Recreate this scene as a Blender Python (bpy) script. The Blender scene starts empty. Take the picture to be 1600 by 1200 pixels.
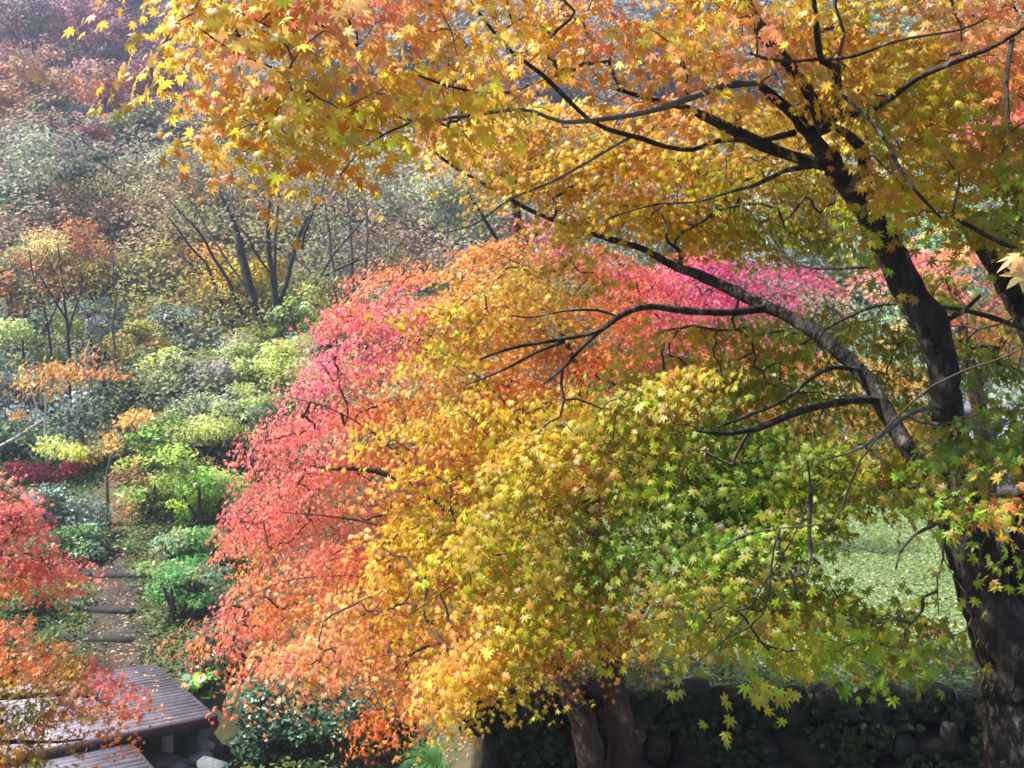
import bpy, math, random
import numpy as np
from mathutils import Vector, Matrix
rng = np.random.default_rng(7)
random.seed(7)
S = bpy.context.scene
# ------------------------------------------------------------------ camera
F = 1400.0                       # focal length in pixels of the 1600 wide picture
CAMZ = 3.4
PITCH = math.atan(40 / F)
cam_d = bpy.data.cameras.new('camera'); cam = bpy.data.objects.new('camera', cam_d)
S.collection.objects.link(cam); S.camera = cam
cam.location = (0, 0, CAMZ); cam.rotation_euler = (math.pi / 2 - PITCH, 0, 0)
cam_d.sensor_width = 36; cam_d.lens = 36 * F / 1600
cam_d.clip_start = 0.05; cam_d.clip_end = 900
# ------------------------------------------------------------------ light
SUN_EL, SUN_AZ = math.radians(54), math.radians(-84)     # azimuth from +Y, clockwise: from the left
sd = Vector((math.cos(SUN_EL) * math.sin(SUN_AZ), math.cos(SUN_EL) * math.cos(SUN_AZ), math.sin(SUN_EL)))
W = bpy.data.worlds.new('World'); S.world = W; W.use_nodes = True
wn = W.node_tree; bg = wn.nodes['Background']
sky = wn.nodes.new('ShaderNodeTexSky'); sky.sky_type = 'NISHITA'; sky.sun_disc = False
sky.sun_elevation = SUN_EL; sky.sun_rotation = SUN_AZ
wn.links.new(sky.outputs[0], bg.inputs[0]); bg.inputs[1].default_value = 0.085
sl = bpy.data.lights.new('sun', 'SUN'); sl.energy = 5.0; sl.angle = math.radians(0.5); sl.color = (1, .95, .87)
so = bpy.data.objects.new('sun', sl); S.collection.objects.link(so)
so.rotation_euler = sd.to_track_quat('Z', 'Y').to_euler(); so.location = (-20, -15, 40)
S.view_settings.view_transform = 'Standard'; S.view_settings.look = 'None'
S.view_settings.gamma = 1; S.view_settings.use_curve_mapping = False
S.view_settings.exposure = 1.5
S.cycles.max_bounces = 7; S.cycles.diffuse_bounces = 3; S.cycles.transmission_bounces = 5
S.cycles.volume_bounces = 0; S.cycles.pixel_filter_type = 'BLACKMAN_HARRIS'; S.cycles.filter_width = 1.7
# ------------------------------------------------------------------ pixel -> space (where each thing stands)
cp, sp = math.cos(PITCH), math.sin(PITCH)
def P(px, py, d):
    px, py, d = np.broadcast_arrays(np.asarray(px, float), np.asarray(py, float), np.asarray(d, float))
    a = (px - 800) / F; b = (600 - py) / F
    return np.stack([a * d, d * (cp + b * sp), CAMZ + d * (-sp + b * cp)], -1)
def unP(p):
    x, y, z = p[..., 0], p[..., 1], p[..., 2] - CAMZ
    d = y * cp - z * sp; v = y * sp + z * cp
    d = np.maximum(d, .3)
    return 800 + F * x / d, 600 - F * v / d, d
def ss(t): t = np.clip(t, 0, 1); return t * t * (3 - 2 * t)
_ph = np.random.default_rng(3).uniform(0, 6.28, (12, 2))
def noise(x, y, s):
    r = 0
    for k in range(6):
        a = k * 1.7 + .4; f = s * (1 + .37 * k)
        r = r + np.sin((x * math.cos(a) + y * math.sin(a)) * f + _ph[k, 0]) / (1 + .4 * k)
    return r / 3
def terrain(x, y):
    x = np.asarray(x, float); y = np.asarray(y, float)
    prof = np.interp(y, [15.5, 18, 20, 22.5, 26, 30, 34, 118, 218], [-2.15, -1.75, -1.2, -.5, .7, 2.4, 4.4, 56.5, 71])
    prof = prof + 1.6 * noise(x, y, .13) * ss((y - 38) / 25) + .16 * noise(x, y, .9) * ss((y - 20) / 3)
    low = prof - 1.5 * np.exp(-((y - 13.6 - .15 * (x + 5)) / 1.3) ** 2) * ss((x + 14) / 2) * ss((1.0 - x) / 3)
    low = low + 1.0 * ss((-9.0 - x) / 3) * ss((20 - y) / 4)
    edge = -.3 - .22 * (y - 8.8)
    side = ss((x - edge + .2) / (.35 + .25 * np.clip(y - 9, 0, 8)))
    front = ss((y - 8.75) / .18)
    right = np.maximum(0, np.interp(y, [21.8, 26, 34], [0, 1.0, 4.4])) + np.where(y > 34, prof - 4.4, 0)
    z = low + (right - low) * side * front
    z = z + .05 * noise(x, y, 1.3) * ss((y - 9.2) / 2)
    return z
# ------------------------------------------------------------------ materials
def nt(name):
    m = bpy.data.materials.new(name); m.use_nodes = True; t = m.node_tree; t.nodes.clear()
    return m, t, t.nodes.new('ShaderNodeOutputMaterial')
def leafmat(name, trans=.42, rough=.45, spec=.35):
    m, t, o = nt(name); N, L = t.nodes, t.links
    a = N.new('ShaderNodeAttribute'); a.attribute_name = 'leaf'
    no = N.new('ShaderNodeTexNoise'); no.inputs['Scale'].default_value = 30
    hs = N.new('ShaderNodeHueSaturation')
    mr = N.new('ShaderNodeMapRange'); mr.inputs[3].default_value = .8; mr.inputs[4].default_value = 1.2
    L.new(no.outputs[0], mr.inputs[0]); L.new(mr.outputs[0], hs.inputs['Value']); L.new(a.outputs['Color'], hs.inputs['Color'])
    b = N.new('ShaderNodeBsdfPrincipled'); b.inputs['Roughness'].default_value = rough; b.inputs['Specular IOR Level'].default_value = spec
    tr = N.new('ShaderNodeBsdfTranslucent'); mx = N.new('ShaderNodeMixShader'); mx.inputs[0].default_value = trans
    L.new(hs.outputs[0], b.inputs['Base Color']); L.new(hs.outputs[0], tr.inputs['Color'])
    L.new(b.outputs[0], mx.inputs[1]); L.new(tr.outputs[0], mx.inputs[2]); L.new(mx.outputs[0], o.inputs[0])
    return m
def noisemat(name, cols, scale=4, rough=.85, bump=.3, bscale=None, stretch=(1, 1, 1), spec=.3, detail=8):
    m, t, o = nt(name); N, L = t.nodes, t.links
    tc = N.new('ShaderNodeTexCoord'); mp = N.new('ShaderNodeMapping'); mp.inputs['Scale'].default_value = stretch
    L.new(tc.outputs['Object'], mp.inputs[0])
    no = N.new('ShaderNodeTexNoise'); no.inputs['Scale'].default_value = scale; no.inputs['Detail'].default_value = detail
    no.inputs['Roughness'].default_value = .65
    cr = N.new('ShaderNodeValToRGB'); e = cr.color_ramp.elements
    n = len(cols)
    for i, (p, c) in enumerate(cols):
        el = e[i] if i < 2 else e.new(p)
        el.position = p; el.color = (*c, 1)
    b = N.new('ShaderNodeBsdfPrincipled'); b.inputs['Roughness'].default_value = rough; b.inputs['Specular IOR Level'].default_value = spec
    bu = N.new('ShaderNodeBump'); bu.inputs['Strength'].default_value = bump; bu.inputs['Distance'].default_value = .06 if 'bark' in name else .03
    n2 = N.new('ShaderNodeTexNoise'); n2.inputs['Scale'].default_value = bscale or scale * 3; n2.inputs['Detail'].default_value = 6
    L.new(mp.outputs[0], no.inputs[0]); L.new(mp.outputs[0], n2.inputs[0])
    L.new(no.outputs[0], cr.inputs[0]); L.new(cr.outputs[0], b.inputs['Base Color'])
    L.new(n2.outputs[0], bu.inputs['Height']); L.new(bu.outputs[0], b.inputs['Normal']); L.new(b.outputs[0], o.inputs[0])
    return m
M = {}
M['leaf'] = leafmat('maple_leaf', .55, .45, .35); M['glossy'] = leafmat('glossy_leaf', .25, .38, .5); M['far'] = leafmat('distant_leaf', .18, .7, .15)
M['bark'] = noisemat('maple_bark', [(.40, (.010, .008, .007)), (.54, (.032, .024, .021)), (.60, (.055, .047, .04)), (.66, (.16, .16, .135))], 11, .9, .9, 22, (1, 1, .45))
M['bark_b'] = noisemat('brown_bark', [(.35, (.02, .012, .009)), (.55, (.055, .032, .024)), (.7, (.10, .075, .055))], 6, .9, .8, 20, (1, 1, .5))
M['twig'] = noisemat('twig_bark', [(.3, (.03, .022, .02)), (.7, (.09, .06, .05))], 9, .9, .2)
M['bark_g'] = noisemat('grey_bark', [(.3, (.05, .045, .042)), (.55, (.12, .11, .10)), (.75, (.26, .25, .23))], 3, .9, .3)
M['bark_d'] = noisemat('dark_bark', [(.3, (.010, .009, .010)), (.7, (.05, .043, .04))], 3, .9, .3)
M['bark_w'] = noisemat('white_bark', [(.3, (.4, .36, .34)), (.7, (.65, .6, .58))], 5, .8, .2)
M['ground'] = noisemat('hill_soil', [(.3, (.03, .035, .015)), (.5, (.07, .07, .03)), (.7, (.12, .09, .06))], 1.4, .95, .6, 9)
M['lawn'] = noisemat('lawn_turf', [(.3, (.07, .11, .035)), (.5, (.13, .18, .06)), (.66, (.17, .16, .08)), (.8, (.2, .15, .1))], 2.2, .9, .7, 14)
M['path'] = noisemat('path_soil', [(.3, (.02, .017, .010)), (.5, (.04, .034, .024)), (.7, (.085, .065, .055))], 3, .95, .6, 18)
M['deck'] = noisemat('weathered_sheen_plank', [(.25, (.09, .075, .095)), (.5, (.16, .135, .165)), (.75, (.26, .23, .275))], 2.5, .5, .3, 20, (1, 1, 1), .5)  # lilac tint is reflected sheen put into the plank colour
M['deck_edge'] = noisemat('dark_plank_edge', [(.3, (.03, .018, .02)), (.7, (.075, .045, .05))], 3, .6, .2)
M['stone'] = noisemat('grey_stone', [(.3, (.06, .065, .07)), (.55, (.14, .15, .16)), (.75, (.3, .31, .32))], 3, .8, .6, 12)
M['stone_shade'] = noisemat('shade_dark_stone', [(.3, (.010, .012, .007)), (.5, (.022, .02, .016)), (.72, (.06, .055, .045))], 3, .9, .7, 12)  # dark tones put the wall's deep shade into the stone colour
M['stone_w'] = noisemat('white_stone', [(.3, (.45, .45, .45)), (.7, (.75, .75, .75))], 4, .7, .4)
M['block'] = noisemat('dark_weathered_stone', [(.3, (.018, .016, .017)), (.6, (.05, .042, .042)), (.78, (.10, .085, .08))], 5, .8, .8, 15)
M['mark'] = noisemat('pale_mark', [(.3, (.35, .35, .36)), (.7, (.7, .7, .72))], 20, .8, .1)
M['wall'] = noisemat('pale_siding', [(.3, (.16, .19, .25)), (.7, (.24, .27, .34))], 1, .6, .05)
M['roof'] = noisemat('dark_roof', [(.3, (.05, .05, .06)), (.7, (.1, .1, .11))], 3, .6, .2)
M['lichen'] = noisemat('lichen', [(.3, (.16, .22, .20)), (.7, (.38, .44, .40))], 25, .95, .4)
# ------------------------------------------------------------------ object helpers
def link(o, parent=None):
    S.collection.objects.link(o)
    if parent is not None: o.parent = parent; o.matrix_parent_inverse = Matrix.Translation(-parent.location)
    return o
def tag(o, label=None, cat=None, group=None, kind=None):
    if label: o['label'] = label
    if cat: o['category'] = cat
    if group: o['group'] = group
    if kind: o['kind'] = kind
    return o
def empty(name, loc, label, cat, group=None):
    o = bpy.data.objects.new(name, None); o.location = [float(v) for v in loc]; o.empty_display_size = .3
    S.collection.objects.link(o)
    return tag(o, label, cat, group)
def mesh(name, V, Fc, mat, parent=None, smooth=False, cols=None):
    """V: Nx3; Fc: list of arrays (n x k) of vertex ids, one array for each polygon size"""
    me = bpy.data.meshes.new(name); V = np.asarray(V, np.float32)
    if not isinstance(Fc, list): Fc = [Fc]
    Fc = [np.asarray(f, np.int32) for f in Fc if len(f)]
    loops = np.concatenate([f.ravel() for f in Fc]); sizes = np.concatenate([np.full(len(f), f.shape[1], np.int32) for f in Fc])
    starts = np.concatenate([[0], np.cumsum(sizes)[:-1]]).astype(np.int32)
    me.vertices.add(len(V)); me.vertices.foreach_set('co', V.ravel())
    me.loops.add(len(loops)); me.loops.foreach_set('vertex_index', loops)
    me.polygons.add(len(sizes)); me.polygons.foreach_set('loop_start', starts)
    if smooth: me.polygons.foreach_set('use_smooth', np.ones(len(sizes), bool))
    me.update(calc_edges=True)
    if cols is not None:
        at = me.attributes.new('leaf', 'FLOAT_COLOR', 'POINT')
        c = np.ones((len(V), 4), np.float32); c[:, :3] = cols; at.data.foreach_set('color', c.ravel())
    for m in (mat if isinstance(mat, list) else [mat]): me.materials.append(m)
    return link(bpy.data.objects.new(name, me), parent)
class Buf:
    def __init__(s): s.v = []; s.q = []; s.t = []; s.n = 0
    def add(s, v, q=None, t=None):
        v = np.asarray(v, float)
        if q is not None and len(q): s.q.append(np.asarray(q) + s.n)
        if t is not None and len(t): s.t.append(np.asarray(t) + s.n)
        s.v.append(v); s.n += len(v)
    def box(s, lo, hi, R=None, o=(0, 0, 0)):
        lo = np.array(lo, float); hi = np.array(hi, float)
        v = np.array([[(lo, hi)[i][0], (lo, hi)[j][1], (lo, hi)[k][2]] for i in (0, 1) for j in (0, 1) for k in (0, 1)])
        if R is not None: v = v @ np.asarray(R).T
        s.add(v + np.asarray(o), [[0, 1, 3, 2], [4, 6, 7, 5], [0, 4, 5, 1], [2, 3, 7, 6], [0, 2, 6, 4], [1, 5, 7, 3]])
    def obj(s, name, mat, parent=None, smooth=False):
        f = []
        if s.q: f.append(np.concatenate(s.q))
        if s.t: f.append(np.concatenate(s.t))
        return mesh(name, np.concatenate(s.v), f, mat, parent, smooth)
def spline(pts, rad, step):
    pts = np.asarray(pts, float); rad = np.asarray(rad, float)
    p = np.vstack([2 * pts[0] - pts[1], pts, 2 * pts[-1] - pts[-2]]); op = []; orr = []
    for i in range(len(pts) - 1):
        a, b, c, d = p[i], p[i + 1], p[i + 2], p[i + 3]
        n = max(1, int(np.linalg.norm(c - b) / step))
        t = (np.arange(n) / n)[:, None]
        op.append(.5 * ((2 * b) + (c - a) * t + (2 * a - 5 * b + 4 * c - d) * t ** 2 + (3 * b - a - 3 * c + d) * t ** 3))
        orr.append(rad[i] + (rad[i + 1] - rad[i]) * t[:, 0])
    return np.vstack(op + [pts[-1:]]), np.concatenate(orr + [rad[-1:]])
def tube(buf, pts, rad, seg=8, step=.1, rough=0.0, wob=0.0, spl=True):
    if spl: p, r = spline(pts, rad, step)
    else: p, r = np.asarray(pts, float), np.asarray(rad, float)
    if wob: p[1:-1] += rng.normal(0, 1, (len(p) - 2, 3)) * wob
    T = np.gradient(p, axis=0); T /= np.linalg.norm(T, axis=1)[:, None] + 1e-9
    up = np.array([.3, .9, .31]); A = np.cross(T, up); A /= np.linalg.norm(A, axis=1)[:, None] + 1e-9; B = np.cross(T, A)
    th = np.arange(seg) / seg * 2 * math.pi
    rr = r[:, None] * (1 + rough * rng.normal(0, 1, (len(p), seg)))
    v = p[:, None] + rr[..., None] * (np.cos(th)[None, :, None] * A[:, None] + np.sin(th)[None, :, None] * B[:, None])
    n = len(p); i = np.arange(n - 1)[:, None] * seg; j = np.arange(seg)[None]; j2 = (j + 1) % seg
    q = np.stack([i + j, i + j2, i + seg + j2, i + seg + j], -1).reshape(-1, 4)
    v = np.vstack([v.reshape(-1, 3), p[-1] + T[-1] * r[-1]])
    t = np.stack([(n - 1) * seg + j[0], (n - 1) * seg + j2[0], np.full(seg, n * seg)], -1)
    buf.add(v, q, t)
    return p
def nrm(a): return a / (np.linalg.norm(a, axis=-1, keepdims=True) + 1e-9)
# ------------------------------------------------------------------ leaf templates: x = sideways, y = towards the tip, z = up
def star(lobes, belly):
    v = [(0, -.0, 0)]; f = []; n = len(lobes)
    ang = [a for a, _ in lobes]; notches = []
    for i in range(n + 1):
        if i == 0: a = ang[0] - 26
        elif i == n: a = ang[-1] + 26
        else: a = (ang[i - 1] + ang[i]) / 2
        r = .20 if i in (0, n) else .36
        notches.append(len(v)); a = math.radians(a); v.append((r * math.sin(a), r * math.cos(a), 0))
    q = []; t = []
    for i, (a, l) in enumerate(lobes):
        a = math.radians(a); tip = len(v); v.append((l * math.sin(a), l * math.cos(a), 0))
        if belly:
            w = math.radians(13); k = len(v)
            v.append((.62 * l * math.sin(a - w), .62 * l * math.cos(a - w), 0)); v.append((.62 * l * math.sin(a + w), .62 * l * math.cos(a + w), 0))
            t.append((0, notches[i + 1], notches[i])); q.append((notches[i], notches[i + 1], k + 1, k)); t.append((k, k + 1, tip))
        else: q.append((0, notches[i + 1], tip, notches[i]))
    v = np.array(v, float); r2 = (v[:, 0] ** 2 + v[:, 1] ** 2); v[:, 2] = -.26 * r2; v[:, 1] -= .25
    return v * .62, np.array(q, int).reshape(-1, 4), np.array(t, int).reshape(-1, 3)
STAR7 = star([(-128, .5), (-84, .8), (-42, .95), (0, 1.05), (42, .95), (84, .8), (128, .5)], True)
STAR5 = star([(-105, .7), (-50, .95), (0, 1.05), (50, .95), (105, .7)], False)
OVAL = (np.array([(0, -.5, 0), (.25, -.12, -.06), (.2, .28, -.08), (0, .55, -.14), (-.2, .28, -.08), (-.25, -.12, -.06)]) * 1.0,
        np.array([(0, 1, 2, 5), (5, 2, 3, 4)]), np.zeros((0, 3), int))
ROUND = (np.array([(0, -.4, 0), (.42, -.28, -.05), (.45, .12, -.08), (0, .55, -.15), (-.45, .12, -.08), (-.42, -.28, -.05)]),
         np.array([(0, 1, 2, 3), (0, 3, 4, 5)]), np.zeros((0, 3), int))
QUAD = (np.array([(0, -.55, 0), (.33, 0, .05), (0, .55, -.05), (-.33, 0, .05)]), np.array([(0, 1, 2, 3)]), np.zeros((0, 3), int))
def leaves(name, C, Nn, D, size, cols, tpl, mat, parent=None, curl=.5):
    tv, tq, tt = tpl; n = len(C); k = len(tv)
    Nn = nrm(Nn); D = nrm(D - (D * Nn).sum(-1, keepdims=True) * Nn); X = np.cross(D, Nn)
    cz = (1 + rng.normal(0, curl, n))[:, None]; ax = (1 + rng.normal(0, .12, n))[:, None]
    v = (tv[None, :, 0] * ax)[..., None] * X[:, None] + tv[None, :, 1, None] * D[:, None] + (tv[None, :, 2] * cz)[..., None] * Nn[:, None]
    v = C[:, None] + v * np.asarray(size).reshape(-1, 1, 1)
    off = (np.arange(n) * k)[:, None, None]; fs = []
    if len(tq): fs.append((tq[None] + off).reshape(-1, 4))
    if len(tt): fs.append((tt[None] + off).reshape(-1, 3))
    return mesh(name, v.reshape(-1, 3), fs, mat, parent, False, np.repeat(np.clip(cols, .004, .9), k, 0))
def inpoly(x, y, poly):
    poly = np.asarray(poly, float); r = np.zeros(x.shape, bool); j = len(poly) - 1
    for i in range(len(poly)):
        xi, yi = poly[i]; xj, yj = poly[j]
        c = ((yi > y) != (yj > y)) & (x < (xj - xi) * (y - yi) / (yj - yi + 1e-9) + xi); r ^= c; j = i
    return r
def edgedist(x, y, poly):
    poly = np.asarray(poly, float); best = np.full(x.shape, 1e9)
    for i in range(len(poly)):
        a = poly[i - 1]; b = poly[i]; ab = b - a; t = np.clip(((x - a[0]) * ab[0] + (y - a[1]) * ab[1]) / (ab @ ab + 1e-9), 0, 1)
        best = np.minimum(best, np.hypot(x - a[0] - t * ab[0], y - a[1] - t * ab[1]))
    return best
def field(anch, px, py, jit=0.0):
    """colour of the foliage across a crown, from anchors (x, y, r, g, b)"""
    A = np.asarray(anch, float); jx = px + rng.normal(0, 1, px.shape) * jit; jy = py + rng.normal(0, 1, px.shape) * jit
    w = 1 / (((jx[:, None] - A[None, :, 0]) ** 2 + (jy[:, None] - A[None, :, 1]) ** 2) + 400) ** 1.6
    w /= w.sum(1, keepdims=True)
    return w @ A[:, 2:5]
def sub_network(root_nodes, root_rad, targets, seg, tip, power=.45, maxr=None, sag=.0):
    """branching twigs: every target grows from the nearest point of the network built so far"""
    tree = Buf()
    nodes = [np.asarray(p) for p in root_nodes]; par = [-1] * len(nodes)
    N0 = len(nodes)
    d0 = np.array([np.min(np.linalg.norm(np.asarray(root_nodes) - t, axis=1)) for t in targets])
    order = np.argsort(d0); arr = np.zeros((N0 + 8 * len(targets), 3)); arr[:N0] = nodes; n = N0
    par = np.full(len(arr), -1); cnt = np.zeros(len(arr))
    for o in order:
        t = targets[o]; dd = np.linalg.norm(arr[:n] - t, axis=1); k = int(np.argmin(dd)); a = arr[k]
        L = dd[k]; prev = k
        for f in ((.35, .7) if L < .7 else (.15, .3, .45, .6, .75, .9)):
            q = a + (t - a) * f + rng.normal(0, .05 if L < .7 else .035, 3) * L + np.array([0, 0, sag * L * f * (1 - f)])
            arr[n] = q; par[n] = prev; prev = n; n += 1
        arr[n] = t; par[n] = prev; n += 1
    for i in range(n - 1, N0 - 1, -1):
        cnt[i] += 1
        if par[i] >= 0: cnt[par[i]] += cnt[i]
    r = tip * (cnt / 3 + .4) ** power
    if maxr: r = np.minimum(r, maxr)
    done = np.zeros(n, bool)
    kids = {}
    for i in range(N0, n): kids.setdefault(par[i], []).append(i)
    # chains
    stack = [(p, c) for p, cs in kids.items() if p < N0 for c in cs]
    while stack:
        p, c = stack.pop(); pts = [arr[p], arr[c]]; rr = [r[c], r[c]]; cur = c
        while True:
            ks = kids.get(cur, [])
            if not ks: break
            ks = sorted(ks, key=lambda i: -cnt[i]); nx = ks[0]
            for o2 in ks[1:]: stack.append((cur, o2))
            pts.append(arr[nx]); rr.append(r[nx]); cur = nx
        tube(tree, pts, rr, seg, .09 if seg == 4 else .25, 0, 0, len(pts) > 2)
    return tree
# ------------------------------------------------------------------ ground, water, lawn, path
def grid(name, xs, ys, zf, mat, kind='structure', mask=None):
    X, Y = np.meshgrid(xs, ys); Z = zf(X, Y); V = np.stack([X, Y, Z], -1).reshape(-1, 3)
    n, m = X.shape; i = np.arange(n - 1)[:, None] * m + np.arange(m - 1)[None]
    q = np.stack([i, i + 1, i + m + 1, i + m], -1).reshape(-1, 4)
    if mask is not None:
        c = V[q].mean(1); q = q[mask(c[:, 0], c[:, 1])]
        u, inv = np.unique(q, return_inverse=True); V = V[u]; q = inv.reshape(q.shape)
    return tag(mesh(name, V, q, mat, None, True), kind=kind)
xs = np.concatenate([np.linspace(-130, -16, 40)[:-1], np.linspace(-16, 12, 150), np.linspace(12, 130, 40)[1:]])
ys = np.concatenate([np.linspace(-15, 7.8, 20)[:-1], np.linspace(7.8, 9.6, 30)[:-1], np.linspace(9.6, 34, 130)[:-1], np.linspace(34, 200, 70)])
grid('ground', xs, ys, terrain, M['ground'])
def lawnmask(x, y): return (x > -.3 - .22 * (y - 8.8) + .35 + .25 * np.clip(y - 9, 0, 8)) & (y > 9.0) & (y < 21.2)
grid('lawn', np.linspace(-3, 18, 130), np.linspace(8.9, 21.4, 80), lambda x, y: terrain(x, y) + .006, M['lawn'], 'structure', lawnmask)
PATH = np.array([(-6.7, 15.3), (-7.6, 17), (-8.6, 19), (-9.7, 21.3), (-10.6, 24)])
def pathx(y): return np.interp(y, PATH[:, 1], PATH[:, 0])
grid('path', np.linspace(-13, -4, 90), np.linspace(15.2, 24.5, 80), lambda x, y: terrain(x, y) + .012, M['path'], 'structure',
     lambda x, y: (y < 21.2) & (np.abs(x - pathx(y)) < .62 + .18 * np.sin(y * 3.1) + .1 * np.sin(y * 7.7)))
# ------------------------------------------------------------------ generic foliage from outlined masses
def mass(polys, anch, leafm, spr_r, per, up=.55, front=.5, jit=18, cn=.10, flat=.15, tier=.0, spr_cn=.24, tint=1.0):
    """polys: (outline, d0, half thickness, layers). Sprays (flat tiers of leaves) fill the volume of each outline."""
    Cs, Ns, Ds, Sz, Col, SC = [], [], [], [], [], []
    for poly, d0, th, layers, lm in polys:
        lm = lm * leafm; poly = np.asarray(poly, float)
        lo, hi = poly.min(0), poly.max(0)
        dpx = F / d0; apx = .36 * (lm * dpx) ** 2
        area = .5 * abs(np.sum(poly[:, 0] * np.roll(poly[:, 1], 1) - poly[:, 1] * np.roll(poly[:, 0], 1)))
        ns = int(layers * area / apx / per * (1.45 if tier else 1)) + 1
        x = rng.uniform(lo[0], hi[0], ns * 6); y = rng.uniform(lo[1], hi[1], ns * 6)
        k = inpoly(x, y, poly); x, y = x[k][:ns], y[k][:ns]; n = len(x)
        e = edgedist(x, y, poly); t = th * np.sqrt(np.clip(e / (1.6 * th * dpx) + .08, 0, 1))
        d = d0 + t * rng.uniform(-1, 1, n)
        c = P(x, y, d); cen = P(poly[:, 0].mean(), poly[:, 1].mean(), d0)
        if tier:   # the foliage hangs in sloping storeys with darker gaps between them
            qv = (c[:, 2] + .22 * np.hypot(c[:, 0] - cen[0], c[:, 1] - cen[1]) + .10 * noise(c[:, 0], c[:, 1], 2.3)) / tier
            kk = (np.mod(qv, 1) < .5) | (rng.uniform(0, 1, n) < .22); c = c[kk]; n = len(c)
        SC.append(c)
        outw = nrm(c - cen + rng.normal(0, .25, c.shape)); outw[:, 2] = outw[:, 2] * .3 - .12
        outw = nrm(outw)
        # tier plane normal: up, tipped outward and a bit to the viewer's side of the tree
        tn = nrm(np.array([0, 0, 1.0]) + outw * .38 + np.array([0, -.28, 0]) + rng.normal(0, .14, c.shape))
        e1 = nrm(outw - (outw * tn).sum(-1, keepdims=True) * tn); e2 = np.cross(tn, e1)
        R = spr_r * rng.uniform(.7, 1.35, n)
        for s in range(n):
            m = max(4, int(per * rng.uniform(.6, 1.4)))
            u = np.sqrt(rng.uniform(0, 1, m)); a = rng.uniform(0, 6.283, m)
            lx = (u * np.cos(a) * 1.5 + .15) * R[s]; ly = u * np.sin(a) * .85 * R[s]
            lz = rng.normal(0, flat * R[s] * .5, m) - .26 * (lx ** 2 + ly ** 2) / R[s]
            Cs.append(c[s] + lx[:, None] * e1[s] + ly[:, None] * e2[s] + lz[:, None] * tn[s])
            Ns.append(tn[s] * up + (outw[s] + np.array([-.15, -.75, .1])) * front + rng.normal(0, .36, (m, 3)))
            Ds.append(e1[s] * .8 + np.sign(ly + 1e-6)[:, None] * e2[s] * .5 + np.array([0, -.1, -.55]) + rng.normal(0, .45, (m, 3)))
            Sz.append(lm * rng.uniform(.65, 1.2, m)); Col.append(np.tile(rng.normal(0, spr_cn, (1, 3)), (m, 1)) * np.array([.35, .7, .7]))
    C = np.vstack(Cs); px, py, _ = unP(C)
    col = field(anch, px, py, jit) * np.exp(np.vstack(Col) + rng.normal(0, cn, (len(C), 1)) + rng.normal(0, cn * .9, (len(C), 3)) * np.array([.3, 1, 1]))
    return C, np.vstack(Ns), np.vstack(Ds), np.concatenate(Sz), col * tint, np.vstack(SC)
# palette (leaf colours; the brown also stands in for crown shade)
PINK = (.85, .15, .31); CORAL = (.82, .24, .21); RED = (.62, .09, .07); ORANGE = (.78, .25, .05); PEACH = (.80, .36, .16)
YELO = (.74, .44, .045); YEL = (.62, .40, .03); GOLD = (.54, .37, .022); OLIVE = (.38, .32, .025); YGR = (.36, .36, .03); GRN = (.15, .235, .03)
BRN = (.30, .12, .02); DGRN = (.06, .12, .02)
def an(*a): return [(x, y, *c) for (x, y, c) in a]
# ------------------------------------------------------------------ THE BIG YELLOW MAPLE on the right
TA = empty('maple_tree', (2.58, 3.7, float(terrain(2.58, 3.7))), 'large golden to green maple with dark lichen-spotted trunk at the right edge', 'tree')
def limb(name, pts, par, mat, seg=9, rough=.035, wpx=True, label=None):
    """pts: (px, py, depth, width in px)"""
    a = np.array(pts, float); p = P(a[:, 0], a[:, 1], a[:, 2]); r = a[:, 3] / 2 * a[:, 2] / F
    b = Buf(); q = tube(b, p, r, seg, .05, rough, .0); o = b.obj(name, mat, par, True)
    return o, q
rootsA = []
def LA(pts, mat='bark', name='branch', seg=8):
    pts = [(x + random.gauss(0, 1.6), y + random.gauss(0, 1.6), d, w * random.uniform(.76, .95)) for x, y, d, w in pts]
    o, q = limb(name, pts, TA, M[mat], seg, .07); rootsA.append(q); return o
b = Buf()
base = P(1592, 1200, 4.2); g = np.array([2.58, 3.7, float(terrain(2.58, 3.7)) - .3])
tr = [(1594, 1180, 4.25, 108), (1590, 1090, 4.3, 104), (1568, 1000, 4.35, 100), (1538, 920, 4.4, 88), (1515, 850, 4.4, 76), (1503, 790, 4.4, 70), (1490, 710, 4.4, 58),
      (1481, 640, 4.4, 50), (1470, 560, 4.4, 50), (1450, 500, 4.4, 60), (1425, 460, 4.4, 52), (1395, 405, 4.4, 50), (1362, 345, 4.35, 46), (1338, 305, 4.3, 38), (1305, 262, 4.2, 34), (1272, 218, 4.1, 26), (1240, 175, 4.0, 20), (1190, 135, 3.9, 14)]
a = np.array(tr, float); p = P(a[:, 0], a[:, 1], a[:, 2]); r = .9 * a[:, 3] / 2 * a[:, 2] / F
p = np.vstack([g, g * .5 + p[0] * .5, p]); r = np.concatenate([[.26, .18], r])
q = tube(b, p, r, 20, .045, .055, .005); rootsA.append(q[-90:])
trunkA = b.obj('trunk', M['bark'], TA, True)
LA([(1580, 1110, 4.4, 24), (1572, 1030, 4.4, 50), (1576, 975, 4.4, 60), (1590, 930, 4.4, 62), (1600, 870, 4.4, 62), (1622, 780, 4.4, 60), (1650, 640, 4.35, 50), (1690, 480, 4.2, 42), (1700, 300, 4.0, 30), (1690, 150, 3.8, 18)], seg=14)
LA([(1660, 620, 4.9, 46), (1612, 520, 5.0, 44), (1575, 450, 5.0, 38), (1540, 390, 5.0, 32), (1495, 345, 5.0, 14), (1440, 300, 4.9, 8)], seg=12)
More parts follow.
